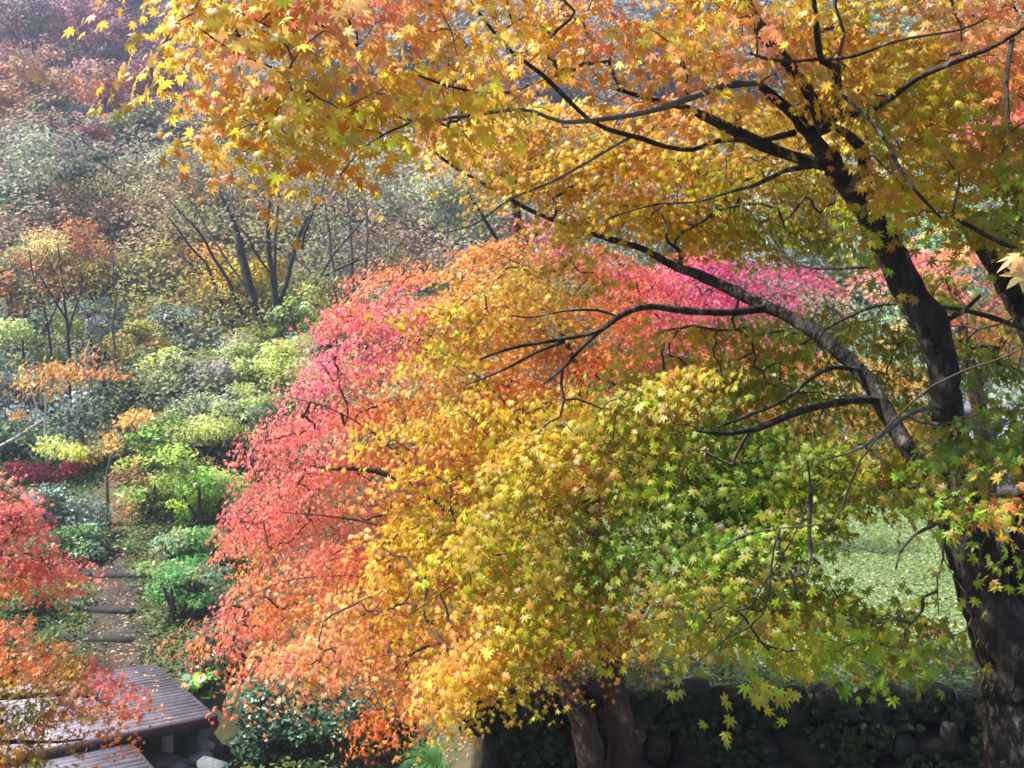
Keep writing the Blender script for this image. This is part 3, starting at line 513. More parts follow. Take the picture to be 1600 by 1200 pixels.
# ------------------------------------------------------------------ generic hill trees and shrubs
GREY = (.20, .18, .18); MAUVE = (.25, .11, .14); TAN = (.38, .24, .15); PALE = (.36, .36, .22); GGRN = (.13, .18, .09); SAGE = (.22, .27, .18); BLUG = (.13, .20, .18); DK = (.045, .075, .035)
LIME = (.40, .50, .08); GRN2 = (.14, .28, .06); WHIT = (.62, .60, .52); STRAW = (.52, .44, .30); RUST = (.42, .16, .06); PLUM = (.26, .10, .16); OLV = (.22, .22, .05); MUST = (.50, .32, .03)
total = [0]
def solve_d(px, py, hc, lo=14, hi=125):
    for d in np.arange(lo, hi, .5):
        w = P(px, py, d)
        if w[2] - terrain(w[0], w[1]) < hc: return d
    return hi
def tree(name, label, px, py, rx, ry, d=None, hc=4.0, cols=((1, GRN2),), lf=None, layers=3.2, stems=1, bark='bark_d', tpl=None, mat='far', ncl=None, clf=.30, group=None, cat='tree', dmin=0, sw=.10, shell=.55, uplit=.3, wide=.8, anchor=None):
    ex = -.25 if cat in ('shrub', 'plant') else (.2 if d is None else .4); d = None
    if group == G2: rx *= 1.15; ry *= 1.1
    if group == G1: rx *= 1.15; ry *= 1.25
    for dd_ in np.arange(max(11, dmin), 125, .25):
        w_ = P(px, py, dd_)
        if w_[2] - terrain(w_[0], w_[1]) < ry * dd_ / F + ex: d = float(dd_); break
    if d is None: d = 120.0
    c = P(px, py, d); RX = rx * d / F; RZ = ry * d / F; RY = min(RX, 4) * wide
    gx, gy = c[0], c[1]; gz = float(terrain(gx, gy))
    if anchor: gx, gy = P(anchor, py, d)[:2]; gz = float(terrain(gx, gy))
    T = empty(name, (gx, gy, gz), label, cat, group)
    if lf is None: lf = max(.10, d * .0046)
    ncl = ncl or int(np.clip(RX * RZ * (5 if d < 45 else 2.6), 16, 80))
    u = nrm(rng.normal(0, 1, (ncl, 3))); rad = rng.uniform(shell, 1, ncl) ** .6 * np.where(rng.uniform(0, 1, ncl) < .25, rng.uniform(1, 1.3, ncl), 1)
    cl = c + u * rad[:, None] * np.array([RX, RY, RZ]) * .86
    gz2 = terrain(cl[:, 0], cl[:, 1]); cl[:, 2] = np.maximum(cl[:, 2], gz2 + .15)
    nb = 4; bo = nrm(rng.normal(0, 1, (nb, 3))) * np.array([RX, RY, RZ]) * .5; bs = rng.uniform(.4, .8, nb); bi = rng.integers(0, nb, ncl)
    cl = c + bo[bi] + (cl - c) * bs[bi][:, None]; gz2 = terrain(cl[:, 0], cl[:, 1]); cl[:, 2] = np.maximum(cl[:, 2], gz2 + .12)
    cr = clf * (RX * RY * RZ) ** (1 / 3) * rng.uniform(.6, 1.4, ncl)
    nl = int(layers * math.pi * RX * RZ / (.36 * lf * lf)); m = rng.multinomial(nl, (cr ** 2) / (cr ** 2).sum())
    idx = np.repeat(np.arange(ncl), m); n = len(idx)
    o = nrm(rng.normal(0, 1, (n, 3))) * (rng.uniform(0, 1, n) ** .45)[:, None]
    C = cl[idx] + o * cr[idx][:, None] * np.array([1.25, 1.1, .7])
    outw = nrm(C - c)
    Nn = outw * .7 + np.array([0, 0, uplit]) + rng.normal(0, .5 if d < 27 else .28, (n, 3)); D = rng.normal(0, 1, (n, 3)) + np.array([0, 0, -.5])
    w = np.array([k[0] for k in cols], float); w /= w.sum(); pal = np.array([k[1] for k in cols])
    ci = rng.choice(len(pal), ncl, p=w); li = np.where(rng.uniform(0, 1, n) < .72, ci[idx], rng.choice(len(pal), n, p=w))
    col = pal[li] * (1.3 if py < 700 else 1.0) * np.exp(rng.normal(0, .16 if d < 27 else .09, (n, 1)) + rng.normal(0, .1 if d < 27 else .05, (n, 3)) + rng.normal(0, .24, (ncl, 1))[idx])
    if tpl is None: tpl = QUAD
    leaves('foliage' if cat in ('shrub', 'plant') else 'crown', C, Nn, D, lf * rng.uniform(.65, 1.3, n), col, tpl, M[mat], T); total[0] += n
    if stems:
        b = Buf(); top = c + np.array([0, 0, RZ * .1]); rt = []
        for s in range(stems):
            a = rng.uniform(0, 6.28); sp_ = .0 if stems == 1 else .3
            p0 = np.array([gx + math.cos(a) * sp_ * .3, gy + math.sin(a) * sp_ * .3, gz - .2])
            tg = top + np.array([math.cos(a) * RX * sp_ * 1.5, math.sin(a) * RY * sp_, rng.uniform(-.3, .3) * RZ])
            mid = (p0 + tg) / 2 + rng.normal(0, .06, 3) * RX
            h = max(.5, np.linalg.norm(tg - p0)); q2 = tube(b, [p0, mid, tg], [sw * h * .16 + .02, sw * h * .11 + .015, .03], 6, .5, .03); rt.append(q2[len(q2) // 4:])
        sub = cl[rng.permutation(ncl)[:min(ncl, 45)]]
        t2 = sub_network(np.vstack(rt), None, sub, 4, .012 if RX > 1 else .006, .4, .07, .1)
        b.q += [x + b.n for x in t2.q]; b.t += [x + b.n for x in t2.t]; b.v += t2.v; b.n += t2.n
        b.obj('stems' if cat in ('shrub', 'plant') else 'trunk', M[bark], T, True)
    return T
G1 = 'trees on the far hillside'; G2 = 'trees at the foot of the hill'; G3 = 'shrubs along the valley floor'
hill = [
 ('grey_tree', 'bare greyish-violet tree in the top left corner', 50, 35, 85, 45, ((2, GREY), (2, MAUVE), (1, GGRN))),
 ('red_tree', 'small magenta-red tree high on the hill left of the top golden branch', 118, 40, 42, 26, ((3, (.42, .08, .15)), (1, MAUVE))),
 ('grey_tree', 'dark blue-grey tree highest on the hill beside the magenta one', 185, 15, 55, 32, ((3, (.10, .10, .13)), (1, MAUVE))),
 ('pink_tree', 'dull pink tree left of the topmost golden leaves', 200, 60, 60, 34, ((2, MAUVE), (1, RUST), (1, GREY))),
 ('orange_tree', 'broad orange-brown tree at the left edge of the far hill', 35, 115, 95, 36, ((2, TAN), (2, RUST), (1, MUST))),
 ('pink_tree', 'wide rose-brown crown above the green patch on the far hill', 165, 140, 95, 42, ((2, MAUVE), (2, RUST), (1, TAN))),
 ('pink_tree', 'mauve tree just left of the golden branch tips', 262, 115, 60, 52, ((3, MAUVE), (1, TAN), (1, GREY))),
 ('orange_tree', 'orange and pink crown at the left edge below the orange-brown tree', 25, 165, 60, 30, ((2, RUST), (1, TAN), (1, PEACH))),
 ('green_tree', 'dark green conifer-like patch in the middle of the far hill', 95, 172, 45, 24, ((3, DK), (1, GGRN))),
 ('green_tree', 'grey-green tree right of the dark green patch', 190, 195, 60, 34, ((2, GGRN), (1, RUST), (1, DK))),
 ('brown_tree', 'purple-brown tree between the silver tree and the grey-green tree', 128, 232, 48, 40, ((3, PLUM), (1, RUST), (1, DK))),
 ('pale_tree', 'pale yellow-green tree behind the lower golden branch', 355, 130, 75, 62, ((2, PALE), (1, SAGE), (1, TAN))),
 ('green_tree', 'green-grey tree seen under the lower golden branch', 250, 205, 42, 34, ((2, GGRN), (1, DK), (1, RUST))),
 ('grey_tree', 'pale violet hillside tree behind the top centre branches', 480, 90, 95, 60, ((2, GREY), (1, MAUVE), (1, SAGE))),
 ('grey_tree', 'silvery hillside tree behind the golden leaves at the top centre', 650, 110, 95, 60, ((2, GREY), (1, SAGE))),
 ('grey_tree', 'bluish bare tree glimpsed through the gap at the top centre', 830, 90, 95, 60, ((3, GREY), (1, MAUVE), (1, RUST))),
 ('grey_tree', 'pale bare tree glimpsed between the top branches right of centre', 1000, 80, 95, 60, ((3, GREY), (1, BLUG))),
 ('grey_tree', 'whitish tree behind the thick upper limb', 1160, 80, 95, 70, ((3, GREY), (1, WHIT))),
 ('green_tree', 'dim green tree on the hill behind the upper right branches', 1330, 100, 95, 70, ((2, GGRN), (1, GREY))),
 ('green_tree', 'dim grey-green tree on the hill beyond the right edge branches', 1500, 120, 95, 70, ((2, GGRN), (1, RUST))),
]
for nm, lb, x, y, rx, ry, cs in hill:
    tree(nm, lb, x, y, rx, ry, None, 1.0, cs, layers=3.0, group=G1, stems=1, sw=.08)
DM = 36.0
tree('silver_tree', 'pale silver-green tree on the left edge with sparse foliage', 55, 262, 85, 72, 46, 3, ((3, PALE), (2, SAGE), (1, GREY)), layers=1.8, stems=3, bark='bark_g', group=G2, lf=.17)
tree('green_tree', 'fresh green tree low on the left edge under the silver one', 15, 318, 42, 40, 42, 3, ((3, SAGE), (2, GRN2)), layers=2.4, group=G2)
tree('dark_tree', 'dark shadowy tree between the silver tree and the tan one', 150, 285, 50, 60, 50, 3, ((3, DK), (1, PLUM)), layers=2.6, group=G2)
tree('tan_tree', 'tan and olive tree crown left of the many-stemmed trunks', 235, 290, 100, 62, 34, 3, ((3, TAN), (2, OLV), (2, PALE), (1, GGRN)), layers=2.2, stems=0, dmin=DM, group=G2, lf=.13, clf=.26)
tree('olive_tree', 'wide dark olive tree with drooping tiers left of the trunks', 215, 430, 110, 75, 36, 3, ((3, OLV), (2, GGRN), (1, MUST), (1, TAN)), layers=2.4, stems=3, dmin=DM, group=G2, lf=.13)
tree('pale_tree', 'pale tan-green tree crown under the hanging golden branch', 400, 290, 90, 48, 36, 3, ((2, PALE), (2, TAN), (1, OLV)), layers=1.5, stems=0, dmin=DM, group=G2, lf=.12, clf=.24)
tree('pale_tree', 'pale green-white tree right of the many-stemmed trunks', 560, 285, 85, 55, 40, 3, ((2, PALE), (1, SAGE), (1, TAN)), layers=2.0, stems=2, bark='bark_g', dmin=DM, group=G2, lf=.14)
tree('pale_tree', 'light yellow-green tree above the pink maple top', 700, 310, 85, 62, 38, 3, ((2, (.46, .46, .2)), (1, SAGE), (1, PALE)), layers=2.4, stems=2, bark='bark_g', dmin=DM, group=G2, lf=.14)
tree('brown_tree', 'grey-brown twiggy tree just behind the top of the orange maple', 610, 390, 100, 60, 34, 3, ((2, (.22, .16, .14)), (2, TAN), (1, OLV)), layers=1.2, stems=5, bark='bark_g', dmin=DM, group=G2, lf=.12)
tree('yellow_tree', 'bright yellow small tree among the dark olive foliage', 240, 395, 34, 18, 35.2, 3, ((3, (.72, .62, .03)), (1, LIME)), layers=3, group=G2, lf=.12)
tree('yellow_tree', 'mustard tree glowing behind the dark bare stems', 375, 440, 90, 70, 38, 3, ((2, (.60, .42, .03)), (3, OLV), (1, ORANGE)), layers=2.4, dmin=DM, group=G2, lf=.13)
tree('yellow_tree', 'orange and mustard tree left of the stem bases', 250, 500, 75, 60, 34, 3, ((1, MUST), (3, OLV), (1, RUST)), layers=2.4, dmin=DM, group=G2, lf=.12)
tree('rust_tree', 'rusty orange tree near the left edge with thin dark branches', 105, 405, 78, 62, 31, 3, ((3, (.55, .22, .08)), (1, TAN), (1, OLV)), layers=1.8, stems=3, group=G2, lf=.11)
tree('green_tree', 'light green tree at the left edge beside the rusty one', 20, 410, 52, 58, 30, 3, ((2, SAGE), (2, GGRN), (1, LIME)), layers=2.2, group=G2, lf=.12)
tree('orange_tree', 'small orange tree at the left edge below the light green one', 10, 455, 40, 36, 32, 3, ((2, RUST), (1, ORANGE), (1, OLV)), layers=2.2, group=G2, lf=.12)
tree('green_tree', 'yellow-green layered tree at the left edge in front of thin trunks', 35, 520, 78, 48, 29, 3, ((2, (.28, .32, .10)), (1, SAGE), (1, GGRN)), layers=2.6, group=G2, lf=.11)
tree('grey_tree', 'grey-green tree with upright thin stems left of centre', 150, 505, 62, 60, 31, 3, ((2, BLUG), (1, GGRN), (1, GREY)), layers=1.5, stems=5, group=G2, lf=.11)
tree('olive_tree', 'golden olive tree behind the bluish holly', 205, 545, 60, 45, 30, 3, ((2, OLV), (2, MUST), (1, RUST)), layers=2.6, group=G2, lf=.11)
tree('dark_tree', 'deep green shaded tree above the brown slope', 205, 605, 50, 32, 30, 3, ((3, DK), (1, GGRN)), layers=3, group=G2, lf=.11)
tree('green_tree', 'mid green tree filling the foot of the hill behind the orange maple', 640, 480, 120, 70, 30, 3, ((2, GGRN), (1, OLV), (1, TAN)), layers=2.6, group=G2, lf=.12)
tree('green_tree', 'dim green tree beyond the lawn behind both maples', 900, 470, 140, 110, 32, 3, ((2, GGRN), (1, BLUG), (1, GREY)), layers=2.4, group=G2, lf=.13)
tree('green_tree', 'soft green tree beyond the lawn seen right of the pink sprays', 1120, 420, 140, 120, 33, 3, ((2, SAGE), (1, GREY), (1, GGRN)), layers=2.4, group=G2, lf=.13)
tree('pale_tree', 'pale buff tree beyond the lawn in the gap left of the big trunk', 1290, 330, 110, 110, 36, 3, ((2, (.42, .36, .26)), (1, WHIT), (1, BLUG)), layers=2.6, group=G2, lf=.13)
tree('green_tree', 'teal-green tree beyond the lawn right of the big trunk', 1480, 420, 140, 130, 32, 3, ((2, SAGE), (1, BLUG), (1, GRN2)), layers=2.6, group=G2, lf=.13)
# the many-stemmed dark tree
tmd = next(d for d in np.arange(25, 45, .25) if P(425, 535, d)[2] < terrain(*P(425, 535, d)[:2])); DTM = float(tmd)
TM = empty('bare_tree', P(425, 535, DTM), 'many-stemmed tree with dark leaning trunks fanning upward, nearly bare', 'tree')
rm = []
def LM(pts, m='bark_d', name='stem', d=None):
    d = DTM if d is None else DTM - 2
    a = np.array(pts, float); b = Buf(); pp = P(a[:, 0], a[:, 1], d + rng.normal(0, .5) * np.linspace(0, 1.5, len(a))); q2 = tube(b, pp, a[:, 2] / 2 * d / F, 6, .3, .05, .012)
    rm.append(q2[3:]); b.obj(name, M[m], TM, True)
LM([(416, 560, 13), (410, 520, 12), (400, 475, 11), (390, 440, 11), (380, 400, 10), (372, 365, 8), (360, 335, 6), (342, 300, 4)])
LM([(395, 470, 7), (382, 430, 8), (372, 390, 7), (366, 350, 5), (362, 300, 3)], 'bark_g')
LM([(436, 560, 13), (434, 510, 12), (430, 470, 10), (425, 425, 9), (420, 385, 8), (419, 345, 6), (424, 300, 4), (428, 262, 3)])
LM([(432, 480, 7), (430, 425, 6), (430, 375, 5), (434, 330, 4), (434, 270, 3)])
LM([(436, 475, 9), (450, 432, 8), (460, 392, 8), (472, 357, 7), (490, 325, 5), (503, 298, 4), (512, 262, 3)])
LM([(472, 390, 5), (478, 357, 5), (490, 330, 3), (484, 290, 2)])
LM([(385, 500, 6), (370, 475, 6), (355, 435, 6), (335, 405, 5), (320, 375, 5), (300, 350, 4), (280, 330, 3), (262, 310, 2)])
LM([(372, 525, 6), (352, 488, 5), (337, 450, 5), (322, 412, 4), (297, 385, 4), (272, 350, 3), (250, 325, 2)])
LM([(340, 440, 3), (310, 425, 3), (290, 405, 3), (270, 395, 2)])
LM([(425, 430, 4), (400, 395, 4), (385, 365, 3), (360, 345, 2)])
LM([(400, 470, 5), (378, 440, 4), (350, 400, 4), (325, 360, 3), (305, 322, 2)], 'bark_g')
LM([(526, 480, 7), (522, 435, 7), (517, 400, 6), (514, 362, 6), (507, 320, 5), (495, 290, 3)], 'bark_g', d=31)
LM([(555, 470, 6), (550, 435, 6), (549, 395, 5), (547, 350, 4), (540, 300, 3)], 'bark_g', d=31)
LM([(565, 460, 5), (572, 400, 5), (574, 350, 4), (568, 300, 3)], 'bark_g', d=31)
LM([(505, 455, 4), (480, 420, 4), (462, 403, 3), (440, 385, 3), (410, 372, 2)], 'bark_g', d=31)
LM([(560, 405, 4), (535, 418, 4), (505, 432, 3), (490, 450, 3)], 'bark_d', d=31)
LM([(490, 452, 4), (505, 425, 4), (520, 400, 3), (545, 370, 3), (570, 340, 2)], 'bark_d', d=31)
x = rng.uniform(200, 600, 110); y = 330 - 70 * np.sqrt(np.clip(1 - ((x - 400) / 230) ** 2, 0, 1)) + rng.uniform(-30, 90, 110)
SCm = P(x, y, DTM + rng.uniform(-2, 2, 110)); sub_network(np.vstack(rm), None, SCm, 3, .008, .4, .04, .1).obj('twigs', M['bark_d'], TM, True)
n = 5200; idx = rng.integers(0, 110, n); C = SCm[idx] + rng.normal(0, .32, (n, 3)) * np.array([1.2, 1.2, .7]); total[0] += n
pal = np.array([TAN, PALE, (.55, .32, .16), OLV]); col = pal[rng.choice(4, 110, p=[.4, .25, .15, .2])[idx]] * np.exp(rng.normal(0, .2, (n, 1)))
leaves('crown', C, rng.normal(0, .6, (n, 3)) + np.array([-.2, -.4, .6]), rng.normal(0, 1, (n, 3)), rng.uniform(.08, .16, n), col, QUAD, M['far'], TM)
# thin white-stemmed sapling on the left
def sapling(label, pts_list, d, cols, leafpts, lf, bark='bark_w', nm='sapling'):
    a0 = pts_list[0][0]; w = P(a0[0], a0[1], d); T = empty(nm, (w[0], w[1], float(terrain(w[0], w[1]))), label, 'tree'); rt = []
    for k, pts in enumerate(pts_list):
        a = np.array(pts, float); b = Buf(); pp = P(a[:, 0], a[:, 1], d + rng.normal(0, .2) * np.linspace(0, 1, len(a)) * (k > 0)); rr = a[:, 2] / 2 * d / F
        if k == 0: pp = np.vstack([[w[0], w[1], float(terrain(w[0], w[1])) - .1], pp]); rr = np.concatenate([rr[:1], rr])
        q2 = tube(b, pp, rr, 5, .2, .03, .004); rt.append(q2); b.obj('trunk' if k == 0 else 'branch', M[bark], T, True)
    Cs = []
    for (x, y, rx, ry, n) in leafpts: Cs.append(P(x + rng.normal(0, rx / 2, n), y + rng.normal(0, ry / 2, n), d + rng.normal(0, .35, n)))
    C = np.vstack(Cs); n = len(C); pal = np.array(cols); col = pal[rng.integers(0, len(pal), n)] * np.exp(rng.normal(0, .18, (n, 1)))
    leaves('crown', C, rng.normal(0, .5, (n, 3)) + np.array([-.3, -.6, .5]), rng.normal(0, .5, (n, 3)) + np.array([0, 0, -1]), lf * rng.uniform(.7, 1.2, n), col, OVAL, M['leaf'], T)
    sub_network(np.vstack(rt), None, C[::12], 3, .004, .4, .02).obj('twigs', M[bark], T, True)
sapling('white-stemmed sapling with orange-yellow leaves left of the brown slope', [[(72, 690, 4), (70, 660, 4), (73, 600, 4), (72, 580, 3)], [(70, 665, 3), (55, 630, 3), (45, 590, 2)], [(0, 697, 4), (30, 680, 3), (68, 655, 2)], [(97, 630, 3), (102, 600, 3), (96, 575, 2)]], 25,
        [(.75, .36, .05), (.7, .3, .12), (.6, .42, .1)], [(85, 580, 40, 18, 300), (40, 600, 35, 25, 130), (30, 650, 30, 12, 60), (110, 590, 22, 20, 90), (80, 610, 25, 20, 90)], .13)
sapling('thin pale forked sapling with scattered orange leaves above the brown slope', [[(118, 660, 3), (128, 620, 3), (135, 590, 3), (133, 560, 3), (140, 530, 2)], [(134, 600, 3), (150, 585, 2), (165, 580, 2)]], 25.5,
        [(.7, .3, .08), (.5, .2, .08)], [(150, 585, 25, 8, 90), (140, 560, 20, 20, 50), (190, 590, 30, 5, 60), (180, 575, 25, 10, 40)], .13)
sapling('leaning brown sapling topped with orange leaves in front of the brown slope', [[(168, 735, 5), (180, 705, 4), (192, 680, 4), (204, 662, 3), (220, 650, 2)]], 22,
        [(.78, .40, .10), (.8, .5, .15)], [(218, 650, 26, 12, 170), (195, 660, 22, 10, 80), (175, 690, 20, 18, 90)], .12, 'bark_g')
dk = [(.4, .2, .08), (.2, .22, .1)]
sapling('slender dark forked tree rising among grey-green foliage near the left edge', [[(108, 575, 5), (106, 520, 5), (100, 470, 4), (96, 430, 3), (90, 380, 2)], [(106, 520, 4), (118, 480, 3), (128, 450, 3), (126, 420, 2)], [(104, 500, 3), (80, 460, 3), (62, 430, 2)]], 27, dk, [(110, 440, 50, 60, 160)], .12, 'bark_d', 'slender_tree')
sapling('thin dark tree leaning left just above the orange sapling', [[(80, 560, 4), (76, 520, 4), (66, 470, 3), (52, 430, 2), (45, 390, 2)], [(74, 510, 3), (88, 480, 2), (96, 450, 2)]], 27.5, dk, [(60, 430, 40, 50, 120)], .12, 'bark_d', 'slender_tree')
sapling('wispy grey leafless tree to the right of the slender dark pair', [[(180, 560, 4), (176, 510, 4), (182, 460, 3), (176, 410, 2), (180, 370, 2)], [(178, 500, 3), (196, 460, 2), (206, 430, 2)], [(178, 480, 3), (160, 440, 2), (150, 400, 2)]], 27, dk, [(180, 420, 50, 60, 120)], .11, 'bark_g', 'slender_tree')
# shrubs: (name, label, px, py, rx, ry, depth, colours, leaf, template, layers)
sh = [
 ('holly_bush', 'bluish shiny holly at the top of the vine bank', 285, 510, 45, 40, 27, ((3, (.07, .12, .12)), (1, (.22, .28, .32))), .10, OVAL, 2.2, 'glossy'),
 ('vine_bush', 'light lime green bush at the foot of the bare stems', 478, 495, 50, 50, 24, ((3, (.36, .52, .10)), (1, SAGE)), .13, ROUND, 2.6, 'leaf'),
 ('vine_bush', 'small lime bush just left of the stem bases', 390, 528, 34, 26, 25, ((3, (.42, .50, .10)), (1, PALE)), .12, OVAL, 2.6, 'leaf'),
 ('vine_bush', 'yellow-green bush between the bare stems and the pink maple', 435, 580, 75, 58, 23, ((2, (.38, .42, .12)), (1, LIME), (1, SAGE)), .11, OVAL, 2.6, 'leaf'),
 ('dry_bush', 'straw-grey bush with whitish seed heads on the vine bank', 330, 590, 84, 56, 24, ((4, (.26, .22, .19)), (3, (.25, .27, .09)), (.6, WHIT)), .085, QUAD, 2.6, 'far'),
 ('vine_bush', 'lime yellow bush on the left slope of the vine bank', 255, 600, 42, 46, 23.5, ((3, (.42, .48, .10)), (1, SAGE)), .11, OVAL, 2.4, 'leaf'),
 ('vine_bush', 'grey-green tangle in the middle of the vine bank', 345, 660, 85, 52, 22.5, ((2, (.28, .32, .18)), (2, (.34, .38, .10)), (1, GREY)), .09, OVAL, 2.4, 'leaf'),
 ('green_bush', 'sage green bush left of the pink maple edge', 400, 655, 40, 50, 20, ((2, SAGE), (2, (.32, .38, .12))), .09, OVAL, 2.4, 'leaf'),
 ('green_bush', 'bright green bush right of the leaning orange sapling', 265, 690, 62, 36, 21, ((3, (.17, .30, .07)), (1, LIME), (1, SAGE)), .11, OVAL, 3, 'leaf'),
 ('yellow_bush', 'pale yellow and cream leaved bush left of the leaning sapling', 135, 692, 68, 38, 22, ((2, (.52, .50, .22)), (2, (.62, .44, .10)), (1, LIME), (1, WHIT)), .11, OVAL, 2.8, 'leaf'),
 ('grey_bush', 'dark blue-green bush beneath the pale saplings', 130, 625, 70, 36, 26.5, ((3, (.09, .14, .12)), (1, BLUG)), .10, OVAL, 3, 'glossy'),
 ('grey_bush', 'violet-grey bare bush at the left edge under the orange sapling leaves', 15, 630, 60, 45, 26, ((2, (.20, .20, .24)), (1, BLUG)), .09, QUAD, 1.6, 'far'),
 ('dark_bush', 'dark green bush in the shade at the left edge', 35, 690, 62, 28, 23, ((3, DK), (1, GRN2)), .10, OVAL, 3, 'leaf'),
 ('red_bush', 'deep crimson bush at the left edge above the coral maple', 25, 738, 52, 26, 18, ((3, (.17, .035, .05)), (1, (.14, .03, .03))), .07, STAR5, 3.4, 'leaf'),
 ('red_bush', 'small crimson shrub beside the bluish bush', 112, 742, 26, 18, 18.5, ((3, (.32, .05, .09)), (1, RED)), .07, STAR5, 3.2, 'leaf'),
 ('grey_bush', 'bluish-grey leafy bush below the crimson shrub', 100, 800, 68, 48, 18, ((3, (.10, .16, .12)), (1, (.20, .26, .20))), .085, OVAL, 2.8, 'glossy'),
 ('green_bush', 'yellow-green drooping bush over the path', 240, 760, 95, 48, 18.5, ((3, (.26, .38, .09)), (2, (.42, .44, .12)), (1, RUST)), .10, OVAL, 2.6, 'leaf'),
 ('green_bush', 'fresh green drooping bush touching the coral maple leaves', 320, 780, 60, 50, 17.5, ((3, (.22, .38, .08)), (1, LIME)), .10, OVAL, 2.6, 'leaf'),
 ('red_bush', 'thin rust-red sprays under the drooping bush', 190, 818, 75, 14, 19.5, ((3, (.50, .16, .07)), (1, BRN)), .07, STAR5, 1.6, 'leaf'),
 ('green_bush', 'low green bush left of the path with pale shiny leaves', 130, 858, 60, 34, 17, ((3, (.18, .32, .10)), (1, SAGE)), .09, OVAL, 2.4, 'glossy'),
 ('green_bush', 'leafy green bush on the right bank of the path', 295, 862, 85, 52, 16.5, ((3, (.15, .30, .09)), (1, (.28, .38, .12)), (1, SAGE)), .085, OVAL, 2.2, 'leaf'),
 ('green_bush', 'mid green bush leaning toward the path above the deck', 285, 930, 62, 52, 16, ((3, (.11, .26, .08)), (1, SAGE)), .085, OVAL, 2.4, 'leaf'),
 ('yellow_bush', 'small yellow sprig at the left end of the path', 95, 938, 34, 14, 15.5, ((3, (.62, .48, .08)), (1, TAN)), .07, OVAL, 2.0, 'leaf'),
 ('green_bush', 'dull olive bush left of the path behind the coral maple', 30, 945, 70, 26, 14.5, ((2, (.16, .20, .07)), (1, RUST), (1, SAGE)), .075, OVAL, 2.6, 'leaf'),
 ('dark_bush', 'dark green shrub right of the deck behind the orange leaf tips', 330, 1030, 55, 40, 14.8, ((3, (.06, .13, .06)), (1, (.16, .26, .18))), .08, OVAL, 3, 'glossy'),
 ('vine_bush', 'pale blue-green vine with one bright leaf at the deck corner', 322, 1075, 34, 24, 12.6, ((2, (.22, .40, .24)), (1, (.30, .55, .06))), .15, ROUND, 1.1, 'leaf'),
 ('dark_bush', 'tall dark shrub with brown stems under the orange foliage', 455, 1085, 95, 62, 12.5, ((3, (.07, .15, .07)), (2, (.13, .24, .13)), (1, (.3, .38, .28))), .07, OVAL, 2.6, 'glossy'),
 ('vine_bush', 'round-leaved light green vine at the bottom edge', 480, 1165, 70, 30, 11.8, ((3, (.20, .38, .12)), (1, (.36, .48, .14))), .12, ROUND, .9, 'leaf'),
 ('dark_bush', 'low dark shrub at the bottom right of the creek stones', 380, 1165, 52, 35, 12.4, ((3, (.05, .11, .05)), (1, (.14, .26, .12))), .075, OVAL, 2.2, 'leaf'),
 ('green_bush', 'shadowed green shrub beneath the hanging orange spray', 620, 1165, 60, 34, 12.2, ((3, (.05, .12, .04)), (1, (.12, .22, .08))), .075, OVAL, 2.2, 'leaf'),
]
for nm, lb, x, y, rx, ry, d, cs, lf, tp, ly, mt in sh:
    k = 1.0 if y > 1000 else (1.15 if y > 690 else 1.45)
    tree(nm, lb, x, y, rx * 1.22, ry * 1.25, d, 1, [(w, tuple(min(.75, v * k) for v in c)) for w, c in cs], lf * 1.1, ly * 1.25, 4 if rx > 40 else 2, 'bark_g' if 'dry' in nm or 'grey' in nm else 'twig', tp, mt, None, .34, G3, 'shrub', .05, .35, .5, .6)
# clipped dark hedge at the end of the lawn
def hedge():
    T = empty('hedge', (6.5, 20.6, 0), 'dark bluish hedge closing the far end of the lawn', 'hedge'); n = 30000
    x = rng.uniform(-2.5, 17, n); top = 1.35 + .25 * np.sin(x * 1.7) + .15 * np.sin(x * 4.3)
    z = rng.uniform(0, 1, n) ** .8 * top; y = 20.9 + rng.uniform(-.5, .5, n) - .15 * np.sin(x * 2.3)
    col = np.array([(.05, .09, .085), (.035, .06, .045), (.10, .15, .13), (.28, .32, .30)])[rng.choice(4, n, p=[.45, .3, .2, .05])] * np.exp(rng.normal(0, .15, (n, 1)))
    leaves('foliage', np.stack([x, y, z], -1), rng.normal(0, .5, (n, 3)) + np.array([0, -.8, .3]), rng.normal(0, 1, (n, 3)), .09 * rng.uniform(.7, 1.3, n), col, OVAL, M['glossy'], T)
    b = Buf(); 
    for xx in np.arange(-2.2, 17, .5): tube(b, [(xx, 21, -.1), (xx + .1, 21, .6), (xx + rng.normal(0, .2), 21, 1.2)], [.03, .02, .01], 4, .3)
    b.obj('stems', M['twig'], T, True)
hedge()
# fern / grass clump at the bottom
def tuft(label, px, py, d, n, L, col, w=.012, nm='grass_clump'):
    c = P(px, py, d); c[2] = terrain(c[0], c[1]); T = empty(nm, c, label, 'plant')
    b = Buf()
    for k in range(n):
        a = rng.uniform(0, 6.28); l = L * rng.uniform(.6, 1.1); dr = np.array([math.cos(a), math.sin(a), 0]); s = np.cross(dr, [0, 0, 1]) * w
        t = np.linspace(0, 1, 5); p = c + dr * (t[:, None] * l * .7) + np.stack([0 * t, 0 * t, l * (1.1 * t - .95 * t ** 2)], -1)
        wd = (1 - t ** 2)[:, None] * s; v = np.vstack([p - wd, p + wd]); b.add(v, [(i, i + 1, i + 6, i + 5) for i in range(4)])
    b.obj('blades', noisemat('blade_' + nm, [(.3, col), (.7, tuple(min(1, v * 1.7) for v in col))], 3, .5, 0), T)
tuft('arching dark green grass clump at the bottom edge under the orange leaves', 690, 1185, 11.6, 260, .9, (.025, .08, .015))
